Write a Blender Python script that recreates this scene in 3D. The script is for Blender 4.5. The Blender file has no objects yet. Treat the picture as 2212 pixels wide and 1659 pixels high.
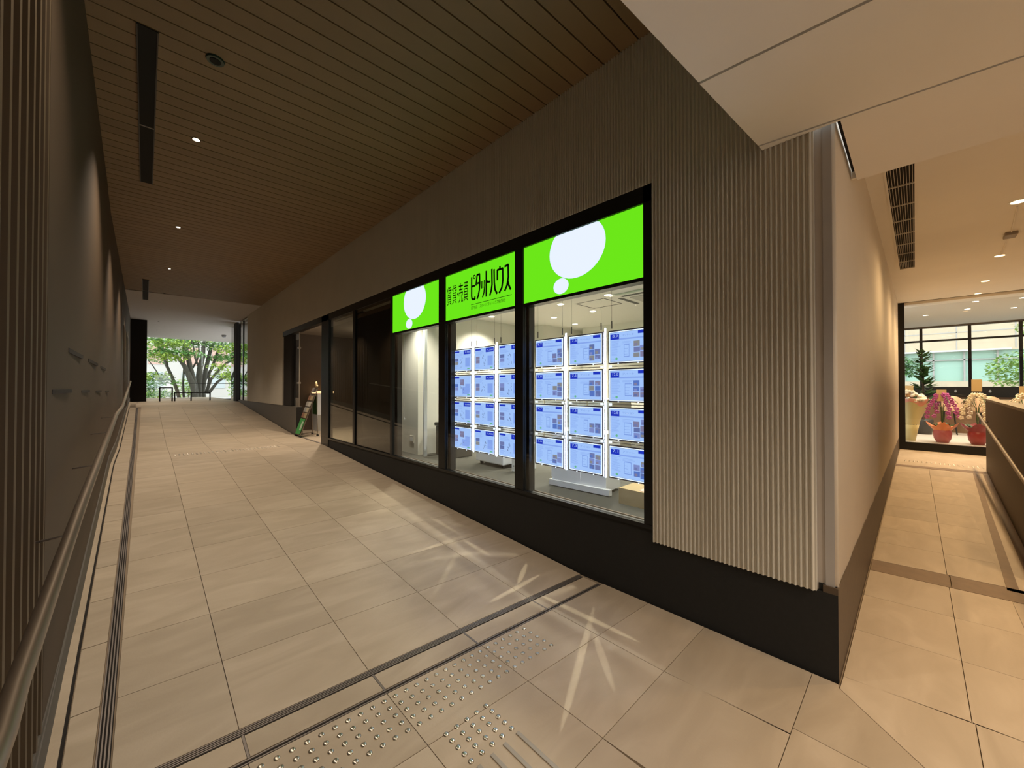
import bpy, bmesh, math, random
from mathutils import Vector, Matrix
random.seed(7)
R = math.radians
SC = bpy.context.scene
COL = SC.collection

# ------------------------------------------------------------------ camera, world, exposure
F_PX = 831.0
YAW = R(43.66); PITCH = R(0.6); CAM_H = 1.5
cd = bpy.data.cameras.new('camera'); cam = bpy.data.objects.new('camera', cd); COL.objects.link(cam)
cd.sensor_fit = 'HORIZONTAL'; cd.sensor_width = 36.0; cd.lens = F_PX / 2212.0 * 36.0
cd.clip_start = 0.03; cd.clip_end = 300
cam.location = (0, 0, CAM_H)
cam.rotation_euler = (R(90) + PITCH, 0, -YAW)
SC.camera = cam
W = bpy.data.worlds.new('world'); SC.world = W; W.use_nodes = True
bg = W.node_tree.nodes['Background']
bg.inputs[0].default_value = (0.93, 0.98, 1.0, 1); bg.inputs[1].default_value = 3.2
SC.view_settings.view_transform = 'Standard'; SC.view_settings.look = 'None'
SC.view_settings.exposure = 0.0; SC.view_settings.gamma = 1.0
SC.view_settings.use_curve_mapping = False
WARM = (1.0, 0.66, 0.33); NEUT = (1.0, 0.82, 0.63); COOL = (1.0, 0.93, 0.78)
LIGHT = dict(wood=245, corr=115, soff=140, shop=185, cafe=60, lobby=18)

def lamp(kind, loc, energy, color, size=0.1, spot=120, blend=0.6, rot=(0, 0, 0), parent=None, sy=None):
    ld = bpy.data.lights.new('lamp_light', kind); ld.energy = energy; ld.color = color
    if kind == 'SPOT':
        ld.spot_size = R(spot); ld.spot_blend = blend; ld.shadow_soft_size = size
    elif kind == 'POINT': ld.shadow_soft_size = size
    elif kind == 'AREA':
        ld.size = size
        if sy: ld.shape = 'RECTANGLE'; ld.size_y = sy
    o = bpy.data.objects.new('lamp_light', ld); COL.objects.link(o); o.location = loc; o.rotation_euler = rot
    if parent:
        o.parent = parent; o.location = Vector(loc) - wloc(parent)
    return o

# ------------------------------------------------------------------ pixel -> world helpers (fixed real-world planes)
FH = Vector((math.sin(YAW), math.cos(YAW), 0)); RT = Vector((math.cos(YAW), -math.sin(YAW), 0)); ZZ = Vector((0, 0, 1))
FW = FH * math.cos(PITCH) + ZZ * math.sin(PITCH); UP = -FH * math.sin(PITCH) + ZZ * math.cos(PITCH)
CC = Vector((0, 0, CAM_H))
def ray(x, y): return FW + RT * ((x - 1106) / F_PX) + UP * ((829.5 - y) / F_PX)
def onX(x, y, X): d = ray(x, y); return CC + d * (X / d.x)
def onY(x, y, Y): d = ray(x, y); return CC + d * (Y / d.y)
def onZ(x, y, Z): d = ray(x, y); return CC + d * ((Z - CAM_H) / d.z)

# ------------------------------------------------------------------ materials
MATS = {}
def mat(name, col, rough=0.6, metal=0.0, var=0.0, scale=8.0, bump=0.0, bscale=60.0, emit=None, estr=0.0, spec=0.5, objvar=0.0, stretch=(1, 1, 1)):
    if name in MATS: return MATS[name]
    m = bpy.data.materials.new(name); m.use_nodes = True; nt = m.node_tree; b = nt.nodes['Principled BSDF']
    b.inputs['Base Color'].default_value = (*col, 1); b.inputs['Roughness'].default_value = rough
    b.inputs['Metallic'].default_value = metal; b.inputs['Specular IOR Level'].default_value = spec
    N = nt.nodes.new; L = nt.links.new
    tc = N('ShaderNodeTexCoord'); mp = N('ShaderNodeMapping'); mp.inputs['Scale'].default_value = stretch
    L(tc.outputs['Object'], mp.inputs['Vector'])
    src = None
    if var > 0:
        n = N('ShaderNodeTexNoise'); n.inputs['Scale'].default_value = scale; n.inputs['Detail'].default_value = 6
        L(mp.outputs[0], n.inputs['Vector'])
        mr = N('ShaderNodeMapRange'); mr.inputs[1].default_value = 0.25; mr.inputs[2].default_value = 0.75
        mr.inputs[3].default_value = 1 - var; mr.inputs[4].default_value = 1 + var
        L(n.outputs['Fac'], mr.inputs[0]); src = mr.outputs[0]
    if objvar > 0:
        oi = N('ShaderNodeObjectInfo'); mr2 = N('ShaderNodeMapRange')
        mr2.inputs[3].default_value = 1 - objvar; mr2.inputs[4].default_value = 1 + objvar
        L(oi.outputs['Random'], mr2.inputs[0])
        if src:
            mu = N('ShaderNodeMath'); mu.operation = 'MULTIPLY'; L(src, mu.inputs[0]); L(mr2.outputs[0], mu.inputs[1]); src = mu.outputs[0]
        else: src = mr2.outputs[0]
    if src:
        hs = N('ShaderNodeHueSaturation'); hs.inputs['Color'].default_value = (*col, 1); L(src, hs.inputs['Value'])
        L(hs.outputs[0], b.inputs['Base Color'])
    if bump > 0:
        n2 = N('ShaderNodeTexNoise'); n2.inputs['Scale'].default_value = bscale; n2.inputs['Detail'].default_value = 4
        L(mp.outputs[0], n2.inputs['Vector'])
        bp = N('ShaderNodeBump'); bp.inputs['Strength'].default_value = bump; bp.inputs['Distance'].default_value = 0.01
        L(n2.outputs['Fac'], bp.inputs['Height']); L(bp.outputs[0], b.inputs['Normal'])
    if emit:
        b.inputs['Emission Color'].default_value = (*emit, 1); b.inputs['Emission Strength'].default_value = estr
    MATS[name] = m
    return m

def tile_mat():
    m = bpy.data.materials.new('stone_tile'); m.use_nodes = True; nt = m.node_tree; b = nt.nodes['Principled BSDF']
    N = nt.nodes.new; L = nt.links.new
    tc = N('ShaderNodeTexCoord'); oi = N('ShaderNodeObjectInfo')
    mp = N('ShaderNodeMapping'); mp.inputs['Rotation'].default_value = (0, 0, R(38)); mp.inputs['Scale'].default_value = (1.1, 3.2, 1)
    ad = N('ShaderNodeVectorMath'); ad.operation = 'ADD'
    sc = N('ShaderNodeVectorMath'); sc.operation = 'SCALE'; sc.inputs['Scale'].default_value = 9.0
    cb = N('ShaderNodeCombineXYZ'); L(oi.outputs['Random'], cb.inputs[0]); L(oi.outputs['Random'], cb.inputs[1])
    L(cb.outputs[0], sc.inputs[0]); L(tc.outputs['Object'], ad.inputs[0]); L(sc.outputs[0], ad.inputs[1]); L(ad.outputs[0], mp.inputs['Vector'])
    n = N('ShaderNodeTexNoise'); n.inputs['Scale'].default_value = 1.6; n.inputs['Detail'].default_value = 8; n.inputs['Distortion'].default_value = 1.2
    L(mp.outputs[0], n.inputs['Vector'])
    cr = N('ShaderNodeValToRGB'); e = cr.color_ramp.elements
    e[0].position = 0.30; e[0].color = (0.41, 0.335, 0.245, 1); e[1].position = 0.80; e[1].color = (0.53, 0.445, 0.34, 1)
    x = cr.color_ramp.elements.new(0.5); x.color = (0.45, 0.37, 0.275, 1)
    L(n.outputs['Fac'], cr.inputs[0])
    mr = N('ShaderNodeMapRange'); mr.inputs[3].default_value = 0.92; mr.inputs[4].default_value = 1.07; L(oi.outputs['Random'], mr.inputs[0])
    hs = N('ShaderNodeHueSaturation'); L(cr.outputs[0], hs.inputs['Color']); L(mr.outputs[0], hs.inputs['Value'])
    L(hs.outputs[0], b.inputs['Base Color'])
    n2 = N('ShaderNodeTexNoise'); n2.inputs['Scale'].default_value = 90; L(tc.outputs['Object'], n2.inputs['Vector'])
    bp = N('ShaderNodeBump'); bp.inputs['Strength'].default_value = 0.12; bp.inputs['Distance'].default_value = 0.004
    L(n2.outputs['Fac'], bp.inputs['Height']); L(bp.outputs[0], b.inputs['Normal'])
    b.inputs['Roughness'].default_value = 0.5; b.inputs['Specular IOR Level'].default_value = 0.35
    return m
M_TILE = tile_mat()

def glass_mat(name, tint=(0.93, 0.97, 0.95), ior=1.5, extra=0.0):
    m = bpy.data.materials.new(name); m.use_nodes = True; nt = m.node_tree; nt.nodes.clear()
    N = nt.nodes.new; L = nt.links.new
    out = N('ShaderNodeOutputMaterial'); mx = N('ShaderNodeMixShader'); tr = N('ShaderNodeBsdfTransparent'); gl = N('ShaderNodeBsdfGlossy')
    lw_ = N('ShaderNodeLayerWeight'); lw_.inputs['Blend'].default_value = 0.5
    pw = N('ShaderNodeMath'); pw.operation = 'POWER'; pw.inputs[1].default_value = 5.0; L(lw_.outputs['Facing'], pw.inputs[0])
    f0 = ((ior - 1) / (ior + 1)) ** 2
    fr = N('ShaderNodeMath'); fr.operation = 'MULTIPLY_ADD'; fr.inputs[1].default_value = 1 - f0; fr.inputs[2].default_value = f0; L(pw.outputs[0], fr.inputs[0])
    tr.inputs[0].default_value = (*tint, 1); gl.inputs['Roughness'].default_value = 0.0
    ma = N('ShaderNodeMath'); ma.operation = 'ADD'; ma.inputs[1].default_value = extra; ma.use_clamp = True
    L(fr.outputs[0], ma.inputs[0]); L(ma.outputs[0], mx.inputs[0]); L(tr.outputs[0], mx.inputs[1]); L(gl.outputs[0], mx.inputs[2]); L(mx.outputs[0], out.inputs[0])
    return m
M_GLASS = glass_mat('window_glass', (0.97, 0.985, 0.98)); M_MIRRORGLASS = glass_mat('coated_glass', (0.5, 0.55, 0.52), 1.7, 0.25)

def emat(name, col, s=1.0):
    if name in MATS: return MATS[name]
    m = bpy.data.materials.new(name); m.use_nodes = True; nt = m.node_tree; nt.nodes.clear()
    o = nt.nodes.new('ShaderNodeOutputMaterial'); e = nt.nodes.new('ShaderNodeEmission'); e.inputs[0].default_value = (*col, 1); e.inputs[1].default_value = s
    nt.links.new(e.outputs[0], o.inputs[0]); MATS[name] = m
    return m

M_FLUTE = mat('fluted_cladding', (0.60, 0.565, 0.48), 0.55, var=0.03, scale=3, bump=0.05, bscale=200)
M_PLAINWALL = mat('painted_wall', (0.50, 0.45, 0.40), 0.7, var=0.03)
M_SIDEWALL = mat('side_cladding', (0.78, 0.71, 0.60), 0.6, var=0.03, scale=2)
M_PLINTH = mat('black_plinth', (0.0085, 0.009, 0.009), 0.7, var=0.2, scale=40, bump=0.1, bscale=300)
M_FRAME = mat('black_aluminium', (0.012, 0.012, 0.012), 0.35, 0.3, spec=0.4)
M_WOOD = mat('ceiling_plank_wood', (0.235, 0.155, 0.08), 0.6, var=0.06, scale=3, objvar=0.06)
M_SLAB = mat('grey_ceiling_board', (0.52, 0.48, 0.45), 0.8, var=0.03)
M_SOFF = mat('white_soffit_board', (0.88, 0.84, 0.77), 0.7, var=0.015, scale=2)
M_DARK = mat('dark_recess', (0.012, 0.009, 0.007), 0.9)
M_LWALL = mat('brown_wall_panel', (0.066, 0.041, 0.021), 0.6, var=0.06, scale=3)
M_LBACK = mat('dark_wood_back', (0.028, 0.012, 0.006), 0.7, var=0.1, scale=10)
M_LRIB = mat('bronze_rib', (0.10, 0.068, 0.036), 0.5)
M_STEEL = mat('brushed_steel', (0.36, 0.30, 0.24), 0.38, 0.85)
M_SLOT = mat('drain_steel', (0.24, 0.21, 0.19), 0.5, 0.5)
M_DSTRIP = mat('dark_stone_strip', (0.20, 0.135, 0.085), 0.6, var=0.1, scale=12)
M_SUB = mat('mortar_bed', (0.30, 0.235, 0.165), 0.9)
M_WHITE = mat('white_plaster', (0.74, 0.72, 0.64), 0.8, var=0.01)
M_WMET = mat('white_painted_metal', (0.72, 0.74, 0.76), 0.4)
M_CARPET = mat('grey_carpet', (0.085, 0.083, 0.07), 0.95, var=0.25, scale=120, bump=0.4, bscale=400)
M_JAMB = mat('dark_reveal', (0.055, 0.055, 0.055), 0.28, 0.4)
M_BROWN = mat('lobby_brown_wall', (0.09, 0.058, 0.034), 0.6, var=0.1, scale=4)
M_CARD = mat('cardboard', (0.50, 0.38, 0.20), 0.8, var=0.05)
M_PINK = mat('pink_paper', (0.85, 0.55, 0.50), 0.7)
M_BLACK = mat('black_plastic', (0.02, 0.02, 0.02), 0.4)
M_DGREY = mat('dark_grey_plastic', (0.07, 0.065, 0.055), 0.6)
M_LITE = emat('lamp_lens', (1.0, 0.86, 0.62), 9)
M_LITEW = emat('warm_lamp_lens', (1.0, 0.62, 0.28), 9)
M_GREEN = emat('sign_green', (0.150, 0.80, 0.010), 1.0)
M_SWHITE = emat('sign_white', (0.66, 0.72, 1.0), 1.25)
M_SDARK = mat('sign_lettering', (0.0, 0.035, 0.005), 0.6)
M_SDARK2 = mat('sign_small_lettering', (0.01, 0.10, 0.005), 0.6)

# ------------------------------------------------------------------ mesh helpers
WL = {}
def wloc(o): return WL.get(o.name, Vector((0, 0, 0)))

class MB:
    def __init__(s): s.v = []; s.f = []
    def add(s, vs, fs):
        n = len(s.v); s.v += [tuple(v) for v in vs]; s.f += [tuple(i + n for i in f) for f in fs]; return s
    def box(s, x0, x1, y0, y1, z0, z1):
        if x0 > x1: x0, x1 = x1, x0
        if y0 > y1: y0, y1 = y1, y0
        if z0 > z1: z0, z1 = z1, z0
        return s.add([(x0, y0, z0), (x1, y0, z0), (x1, y1, z0), (x0, y1, z0), (x0, y0, z1), (x1, y0, z1), (x1, y1, z1), (x0, y1, z1)],
                     [(0, 3, 2, 1), (4, 5, 6, 7), (0, 1, 5, 4), (1, 2, 6, 5), (2, 3, 7, 6), (3, 0, 4, 7)])
    def bbox(s, x0, x1, y0, y1, z0, z1, b=0.01):
        bm = bmesh.new(); m = MB().box(x0, x1, y0, y1, z0, z1)
        vs = [bm.verts.new(v) for v in m.v]
        for f in m.f: bm.faces.new([vs[i] for i in f])
        bmesh.ops.bevel(bm, geom=bm.edges[:], offset=b, segments=2, profile=0.6, affect='EDGES')
        bm.verts.index_update()
        s.add([v.co[:] for v in bm.verts], [[v.index for v in f.verts] for f in bm.faces]); bm.free(); return s
    def hexa(s, b4, t4):      # bottom quad and top quad (same winding, ccw seen from above)
        return s.add(list(b4) + list(t4), [(0, 3, 2, 1), (4, 5, 6, 7), (0, 1, 5, 4), (1, 2, 6, 5), (2, 3, 7, 6), (3, 0, 4, 7)])
    def prism(s, poly, z0, z1):   # poly of (x,y) ccw; z may be function
        n = len(poly); fz0 = z0 if callable(z0) else (lambda x, y: z0); fz1 = z1 if callable(z1) else (lambda x, y: z1)
        vs = [(x, y, fz0(x, y)) for x, y in poly] + [(x, y, fz1(x, y)) for x, y in poly]
        return s.add(vs, [tuple(range(n))[::-1], tuple(range(n, 2 * n))] + [(i, (i + 1) % n, (i + 1) % n + n, i + n) for i in range(n)])
    def prismX(s, poly, x0, x1):  # poly of (y,z), extruded along x
        n = len(poly); vs = [(x0, y, z) for y, z in poly] + [(x1, y, z) for y, z in poly]
        return s.add(vs, [tuple(range(n)), tuple(range(n, 2 * n))[::-1]] + [(i + n, (i + 1) % n + n, (i + 1) % n, i) for i in range(n)])
    def tube(s, pts, r, n=10, cap=True):
        pts = [Vector(p) for p in pts]; rr = r if isinstance(r, (list, tuple)) else [r] * len(pts)
        base = len(s.v); prev = None
        for i, p in enumerate(pts):
            if i == 0: d = pts[1] - p
            elif i == len(pts) - 1: d = p - pts[i - 1]
            else: d = (pts[i + 1] - p).normalized() + (p - pts[i - 1]).normalized()
            d.normalize()
            if prev is None:
                a = Vector((0, 0, 1)) if abs(d.z) < 0.9 else Vector((1, 0, 0))
                u = d.cross(a).normalized()
            else: u = (prev - d * prev.dot(d)).normalized()
            w = d.cross(u); prev = u
            for k in range(n):
                t = 2 * math.pi * k / n; s.v.append(tuple(p + (u * math.cos(t) + w * math.sin(t)) * rr[i]))
        for i in range(len(pts) - 1):
            for k in range(n):
                a = base + i * n + k; b = base + i * n + (k + 1) % n
                s.f.append((a, b, b + n, a + n))
        if cap:
            s.f.append(tuple(base + k for k in range(n))[::-1]); e = base + (len(pts) - 1) * n; s.f.append(tuple(e + k for k in range(n)))
        return s
    def lathe(s, prof, c, n=24, sx=1, sy=1):   # prof: (r,z)
        base = len(s.v)
        for r, z in prof:
            for k in range(n):
                t = 2 * math.pi * k / n; s.v.append((c[0] + r * sx * math.cos(t), c[1] + r * sy * math.sin(t), c[2] + z))
        for i in range(len(prof) - 1):
            for k in range(n):
                a = base + i * n + k; b = base + i * n + (k + 1) % n
                s.f.append((a, b, b + n, a + n))
        s.f.append(tuple(base + k for k in range(n))[::-1]); e = base + (len(prof) - 1) * n; s.f.append(tuple(e + k for k in range(n)))
        return s
    def blob(s, c, r, n=6, m=4, jit=0.0):
        base = len(s.v); r = r if isinstance(r, (tuple, list)) else (r, r, r)
        for i in range(1, m):
            ph = math.pi * i / m
            for k in range(n):
                t = 2 * math.pi * (k + 0.5 * (i % 2)) / n; q = 1 + random.uniform(-jit, jit)
                s.v.append((c[0] + r[0] * q * math.sin(ph) * math.cos(t), c[1] + r[1] * q * math.sin(ph) * math.sin(t), c[2] + r[2] * q * math.cos(ph)))
        s.v.append((c[0], c[1], c[2] + r[2])); s.v.append((c[0], c[1], c[2] - r[2])); T = len(s.v) - 2; B = T + 1
        for i in range(m - 2):
            for k in range(n):
                a = base + i * n + k; b = base + i * n + (k + 1) % n
                s.f.append((a, a + n, b + n, b))
        for k in range(n):
            s.f.append((T, base + k, base + (k + 1) % n)); e = base + (m - 2) * n; s.f.append((B, e + (k + 1) % n, e + k))
        return s
    def leaf(s, p, d, w, l, bend=0.2):
        d = Vector(d).normalized(); a = Vector((0, 0, 1)) if abs(d.z) < 0.95 else Vector((1, 0, 0))
        u = d.cross(a).normalized(); n = u.cross(d); p = Vector(p)
        v = [p, p + d * l * .45 + u * w * .5 + n * l * bend * .5, p + d * l + n * l * 0, p + d * l * .45 - u * w * .5 + n * l * bend * .5]
        return s.add([tuple(x) for x in v], [(0, 1, 2, 3)])
    def build(s, name, m, parent=None, smooth=False, kind=None, label=None):
        o0 = wloc(parent) if parent else Vector((0, 0, 0))
        me = bpy.data.meshes.new(name)
        # for objects without explicit origin keep world coordinates
        me.from_pydata([tuple(Vector(v) - o0) for v in s.v] if parent else s.v, [], s.f); me.update()
        if m: me.materials.append(m)
        if smooth:
            for p in me.polygons: p.use_smooth = True
        o = bpy.data.objects.new(name, me); COL.objects.link(o)
        if parent: o.parent = parent
        WL[o.name] = o0
        if kind: o['kind'] = kind
        if label: o['label'] = label
        return o

def thing(name, label, cat, loc=(0, 0, 0), group=None):
    o = bpy.data.objects.new(name, None); COL.objects.link(o); o.location = loc; o.empty_display_size = 0.1
    WL[o.name] = Vector(loc); o['label'] = label; o['category'] = cat
    if group: o['group'] = group
    return o
def tag(o, label, cat, group=None, kind=None):
    o['label'] = label; o['category'] = cat
    if group: o['group'] = group
    if kind: o['kind'] = kind
    return o
def struct(o, label=None):
    o['kind'] = 'structure'
    if label: o['label'] = label
    return o
def sempty(name, label=None):
    o = bpy.data.objects.new(name, None); COL.objects.link(o); o.empty_display_size = 0.1; o['kind'] = 'structure'
    WL[o.name] = Vector((0, 0, 0))
    if label: o['label'] = label
    return o

def text_mesh(txt, m, X, Yl, Yr, z0, z1, parent, name='lettering', proud=0.004):
    """lettering on a wall facing -X; fits between Yl (left as seen) and Yr, z0..z1"""
    cu = bpy.data.curves.new('t', 'FONT'); cu.body = txt; cu.extrude = 0.0; cu.resolution_u = 3
    to = bpy.data.objects.new('t', cu); COL.objects.link(to)
    dg = bpy.context.evaluated_depsgraph_get(); dg.update()
    me = bpy.data.meshes.new_from_object(to.evaluated_get(dg)); bpy.data.objects.remove(to)
    xs = [v.co.x for v in me.vertices]; ys = [v.co.y for v in me.vertices]
    if not xs: return None
    ax, bx, ay, by = min(xs), max(xs), min(ys), max(ys); o0 = wloc(parent)
    for v in me.vertices:
        u = (v.co.x - ax) / (bx - ax); w = (v.co.y - ay) / max(by - ay, 1e-6)
        v.co = (X - proud - o0.x, Yl + (Yr - Yl) * u - o0.y, z0 + (z1 - z0) * w - o0.z)
    me.materials.clear(); me.materials.append(m); me.name = name
    o = bpy.data.objects.new(name, me); COL.objects.link(o); o.parent = parent; WL[o.name] = o0
    return o

def fz(X, Y):
    z = min(max(0.0, .0625 * (Y - (2.1 - .1 * X))), .385)
    if Y > 10: z += min(.0785 * (Y - 10), .615)
    return z

# ------------------------------------------------------------------ FLOOR
XS = 2.566                                      # shop-front plane
floor = sempty('floor', 'beige stone tiled floor with a ramp climbing beside the shop front')
G = 0.0032                                      # joint width
def lwx(Y):
    pts = [(-5, -.26), (2, -.27), (3, -.29), (5.6, -.33), (8, -.365), (20, -.39), (27, -.40)]
    for (a, xa), (b, xb) in zip(pts, pts[1:]):
        if Y <= b: return xa + (xb - xa) * (Y - a) / (b - a)
    return pts[-1][1]
def slab(name, poly, m, top=0.0, th=0.02, ramp=False, parent=floor, g=G, label=None):
    c = Vector((sum(p[0] for p in poly) / len(poly), sum(p[1] for p in poly) / len(poly)))
    q = []
    n = len(poly)
    for i, p in enumerate(poly):                  # inset every edge by g/2
        p = Vector(p[:2]); a = Vector(poly[i - 1][:2]); b = Vector(poly[(i + 1) % n][:2])
        e1 = (p - a).normalized(); e2 = (b - p).normalized()
        n1 = Vector((-e1.y, e1.x)); n2 = Vector((-e2.y, e2.x)); k = n1.dot(n2)
        q.append(p + (n1 + n2) * (g / 2) / (1 + k) if g else p)
    f1 = (lambda x, y: fz(x, y) + top) if ramp else (lambda x, y: top)
    f0 = (lambda x, y: f1(x, y) - th)
    return MB().prism([(p.x, p.y) for p in q], f0, f1).build(name, m, parent, label=label)

# sub-floor under the tiles
sb = MB()
ys = [1.9, 2.4, 4, 6, 8, 9, 10, 12, 14, 16, 17.9, 19, 28]
for a, b in zip(ys, ys[1:]):
    P = [(-.6, a), (2.8, a), (2.8, b), (-.6, b)]
    sb.prism(P, -0.3, lambda x, y: fz(x, y) - .019)
sb.box(-3, 16, -5, 1.9, -0.3, -0.012)
sb.build('mortar_bed', M_SUB, floor)
XC = [-.085, .31, .87, 1.43, 1.99, 2.552]
def drain(X): return 2.065 - .082 * X
def sline(X): return 1.885 - .082 * X
def row(k, X):                                    # cross joints on the ramp
    b = [-.089, -.075, -.062, -.06, -.055][min(k, 4)] if k < 5 else -.05
    return [2.61, 3.13, 3.70, 4.27, 4.83][k] + b * X if k < 5 else 4.83 + .56 * (k - 4) + b * X
ROWN = 25
for c in range(5):
    x0, x1 = XC[c], XC[c + 1]
    slab('floor_tile', [(x0, drain(x0) + .022), (x1, drain(x1) + .022), (x1, row(0, x1)), (x0, row(0, x0))], M_TILE, ramp=True)
    for k in range(ROWN):
        slab('floor_tile', [(x0, row(k, x0)), (x1, row(k, x1)), (x1, row(k + 1, x1)), (x0, row(k + 1, x0))], M_TILE, ramp=True)
yk = row(ROWN, 0)
for k in range(13):                               # level stretch beyond the crest, seen edge on
    slab('floor_tile', [(-.38, yk + k * .56), (2.56, yk - .12 + k * .56), (2.56, yk - .12 + (k + 1) * .56), (-.38, yk + (k + 1) * .56)], M_TILE, ramp=True)
# left border: curb, slot, border tiles, grate
BY = [2.61, 3.165, 3.72, 4.28, 4.84] + [4.84 + .56 * i for i in range(1, 25)]
BY = [.40, .95, 1.5, 2.05] + BY
def bx0(Y): return lwx(Y) + .037
def bx1(Y): return -.135 - .004 * max(0, Y - 2)
for a, b in zip(BY, BY[1:]):
    slab('border_tile', [(bx0(a) + .012, a), (bx1(a), a), (bx1(b), b), (bx0(b) + .012, b)], M_TILE, ramp=True, g=.006)
for a, b in zip([-4] + BY, BY + [26]):
    if b - a < 0.05: continue
    slab('curb_strip', [(lwx(a), a), (bx0(a), a), (bx0(b), b), (lwx(b), b)], M_TILE, ramp=True, g=0, top=.004)
    break_ = False
def strip_obj(name, f0, f1, ys, m, top, parent=None):
    mb = MB()
    for a, b in zip(ys, ys[1:]):
        mb.prism([(f0(a), a), (f1(a), a), (f1(b), b), (f0(b), b)], lambda x, y: fz(x, y) - .01, lambda x, y: fz(x, y) + top)
    return mb
YR = [.4, 1.2, 1.9, 2.2, 3, 4, 5, 6, 7, 8, 9, 10, 12, 14, 16, 18, 19.3]
gr = thing('trench_drain', 'long slotted metal floor drain running up the ramp beside the left wall', 'drain', (-.1, 2, 0))
strip_obj('channel', lambda y: bx1(y) + .003, lambda y: -.088 - .004 * max(0, y - 2), YR, M_DARK, -.004).build('channel', M_DARK, gr)
for k in range(4):
    strip_obj('bar', lambda y, k=k: bx1(y) + .004 + k * .0115, lambda y, k=k: bx1(y) + .009 + k * .0115, YR, M_SLOT, .0015).build('bar', M_SLOT, gr)
sd = strip_obj('slot', lambda y: bx0(y), lambda y: bx0(y) + .011, YR, M_DARK, -.003).build('slot_drain', M_DARK)
tag(sd, 'thin dark slot in the floor along the foot of the left wall', 'drain')
# cross drain: grating strip, stone cover strips, thin slot
dr = thing('trench_drain', 'slotted metal drain crossing the floor at the foot of the ramp', 'drain', (1.2, 1.97, 0))
X0, X1 = -.08, 2.53
def cross(off0, off1, z0, z1, xa=X0, xb=X1):
    return MB().prism([(xa, drain(xa) + off0), (xb, drain(xb) + off0), (xb, drain(xb) + off1), (xa, drain(xa) + off1)], z0, z1)
cross(-.022, .022, -.02, -.004).build('channel', M_DARK, dr)
for k in range(4): cross(-.019 + k * .0105, -.0135 + k * .0105, -.004, .0012).build('bar', M_SLOT, dr)
sl = thing('slot_drain', 'thin metal slot line parallel to the wider cross drain', 'drain', (1.2, 1.78, 0))
cross(-.184, -.172, -.02, -.004).build('channel', M_DARK, sl)
cross(-.190, -.184, -.01, .001).build('edge', M_SLOT, sl); cross(-.172, -.166, -.01, .001).build('edge', M_SLOT, sl)
for a, b in zip([-.08, .316, .873, 1.425, 1.99], [.316, .873, 1.425, 1.99, 2.53]):
    slab('cover_tile', [(a, drain(a) - .165), (b, drain(b) - .165), (b, drain(b) - .023), (a, drain(a) - .023)], M_TILE, g=.012)
for a in [.316, .873, 1.425, 1.99]:
    MB().box(a - .0045, a + .0045, drain(a) - .163, drain(a) - .024, -.01, .0008).build('metal_strip', M_SLOT, floor)
# landing tiles in front of the drain
def l1(X): return 1.487 - .075 * X
def l2(X): return .950 - .010 * X
def l3(X): return .385
def l4(X): return -.175 - .0 * X
def l5(X): return -.74
XL = [-1.37, -.81, -.25, .31, .87, 1.43, 2.0, 2.56]
def slr(X): return drain(X) - .192
for i in range(2, 7):
    a, b = XL[i], XL[i + 1]
    if i == 6: b = 2.552
    slab('floor_tile', [(a, l1(a)), (b, l1(b)), (b, slr(b)), (a, slr(a))], M_TILE)
    slab('floor_tile', [(a, l2(a)), (b, l2(b)), (b, l1(b)), (a, l1(a))], M_TILE)
    a2 = a + (.03 if i >= 5 else 0); b2 = b + (.04 if i == 5 else 0)
    slab('floor_tile', [(a2, l3(a)), (b2, l3(b)), (b, l2(b)), (a, l2(a))], M_TILE)
for i in range(2, 6):
    a, b = XL[i], XL[i + 1]
    if i == 5: b = 2.08
    slab('floor_tile', [(a, l4(a)), (b, l4(b)), (b, l3(b)), (a, l3(a))], M_TILE)
    slab('floor_tile', [(a, l5(a)), (b, l5(b)), (b, l4(b)), (a, l4(a))], M_TILE)
    slab('floor_tile', [(a, l5(a) - .56), (b, l5(b) - .56), (b, l5(b)), (a, l5(a))], M_TILE)
# corner piece with the diagonal joint
slab('floor_tile', [(2.08, -.175), (2.52, .272), (2.552, .279), (2.552, .385), (2.08, .385)], M_TILE)
slab('floor_tile', [(2.08, -.175), (2.70, -.175), (2.64, .27), (2.52, .272)], M_TILE)
slab('floor_tile', [(2.08, -.74), (2.74, -.74), (2.70, -.175), (2.08, -.175)], M_TILE)
slab('floor_tile', [(2.08, -1.3), (2.76, -1.3), (2.74, -.74), (2.08, -.74)], M_TILE)
# corridor tiles
def xr(x, Y): return x - .11 * (Y - .27) * (1 if x < 8 else .6)
cx = [2.64, 3.21, 3.79]
ROWS = [.27, -.165, -.46]
def corr_tiles(x0, x1):
    for ya, yb in zip(ROWS, ROWS[1:]):
        slab('floor_tile', [(xr(x0, yb), yb), (xr(x1, yb), yb), (xr(x1, ya), ya), (xr(x0, ya), ya)], M_TILE)
for a, b in zip([2.64, 3.21, 3.79], [3.21, 3.79, 4.34]): corr_tiles(a, b)
c0 = 4.625
while c0 < 10.4:
    corr_tiles(c0, min(c0 + .57, 10.5)); c0 += .57
slab('floor_tile', [(10.85, -1.0), (13.5, -1.2), (13.5, .27), (10.75, .27)], M_TILE, g=.002)
for (a, b) in ((.27, -.175), (-.18, -.70)):
    slab('dark_strip', [(xr(4.345, b), b), (xr(4.62, b), b), (xr(4.62, a), a), (xr(4.345, a), a)], M_DSTRIP, g=.003)
slab('dark_strip', [(xr(10.55, -1), -.95), (xr(10.80, -1), -.95), (10.75, .27), (10.52, .27)], M_DSTRIP, g=0)
slab('floor_tile', [(4.35, -1.3), (10.9, -1.3), (10.9, -.45), (4.35, -.45)], M_TILE, g=0, top=-.003)
def pY(X): return -.68 - (X - 5.5) * .036
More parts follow.
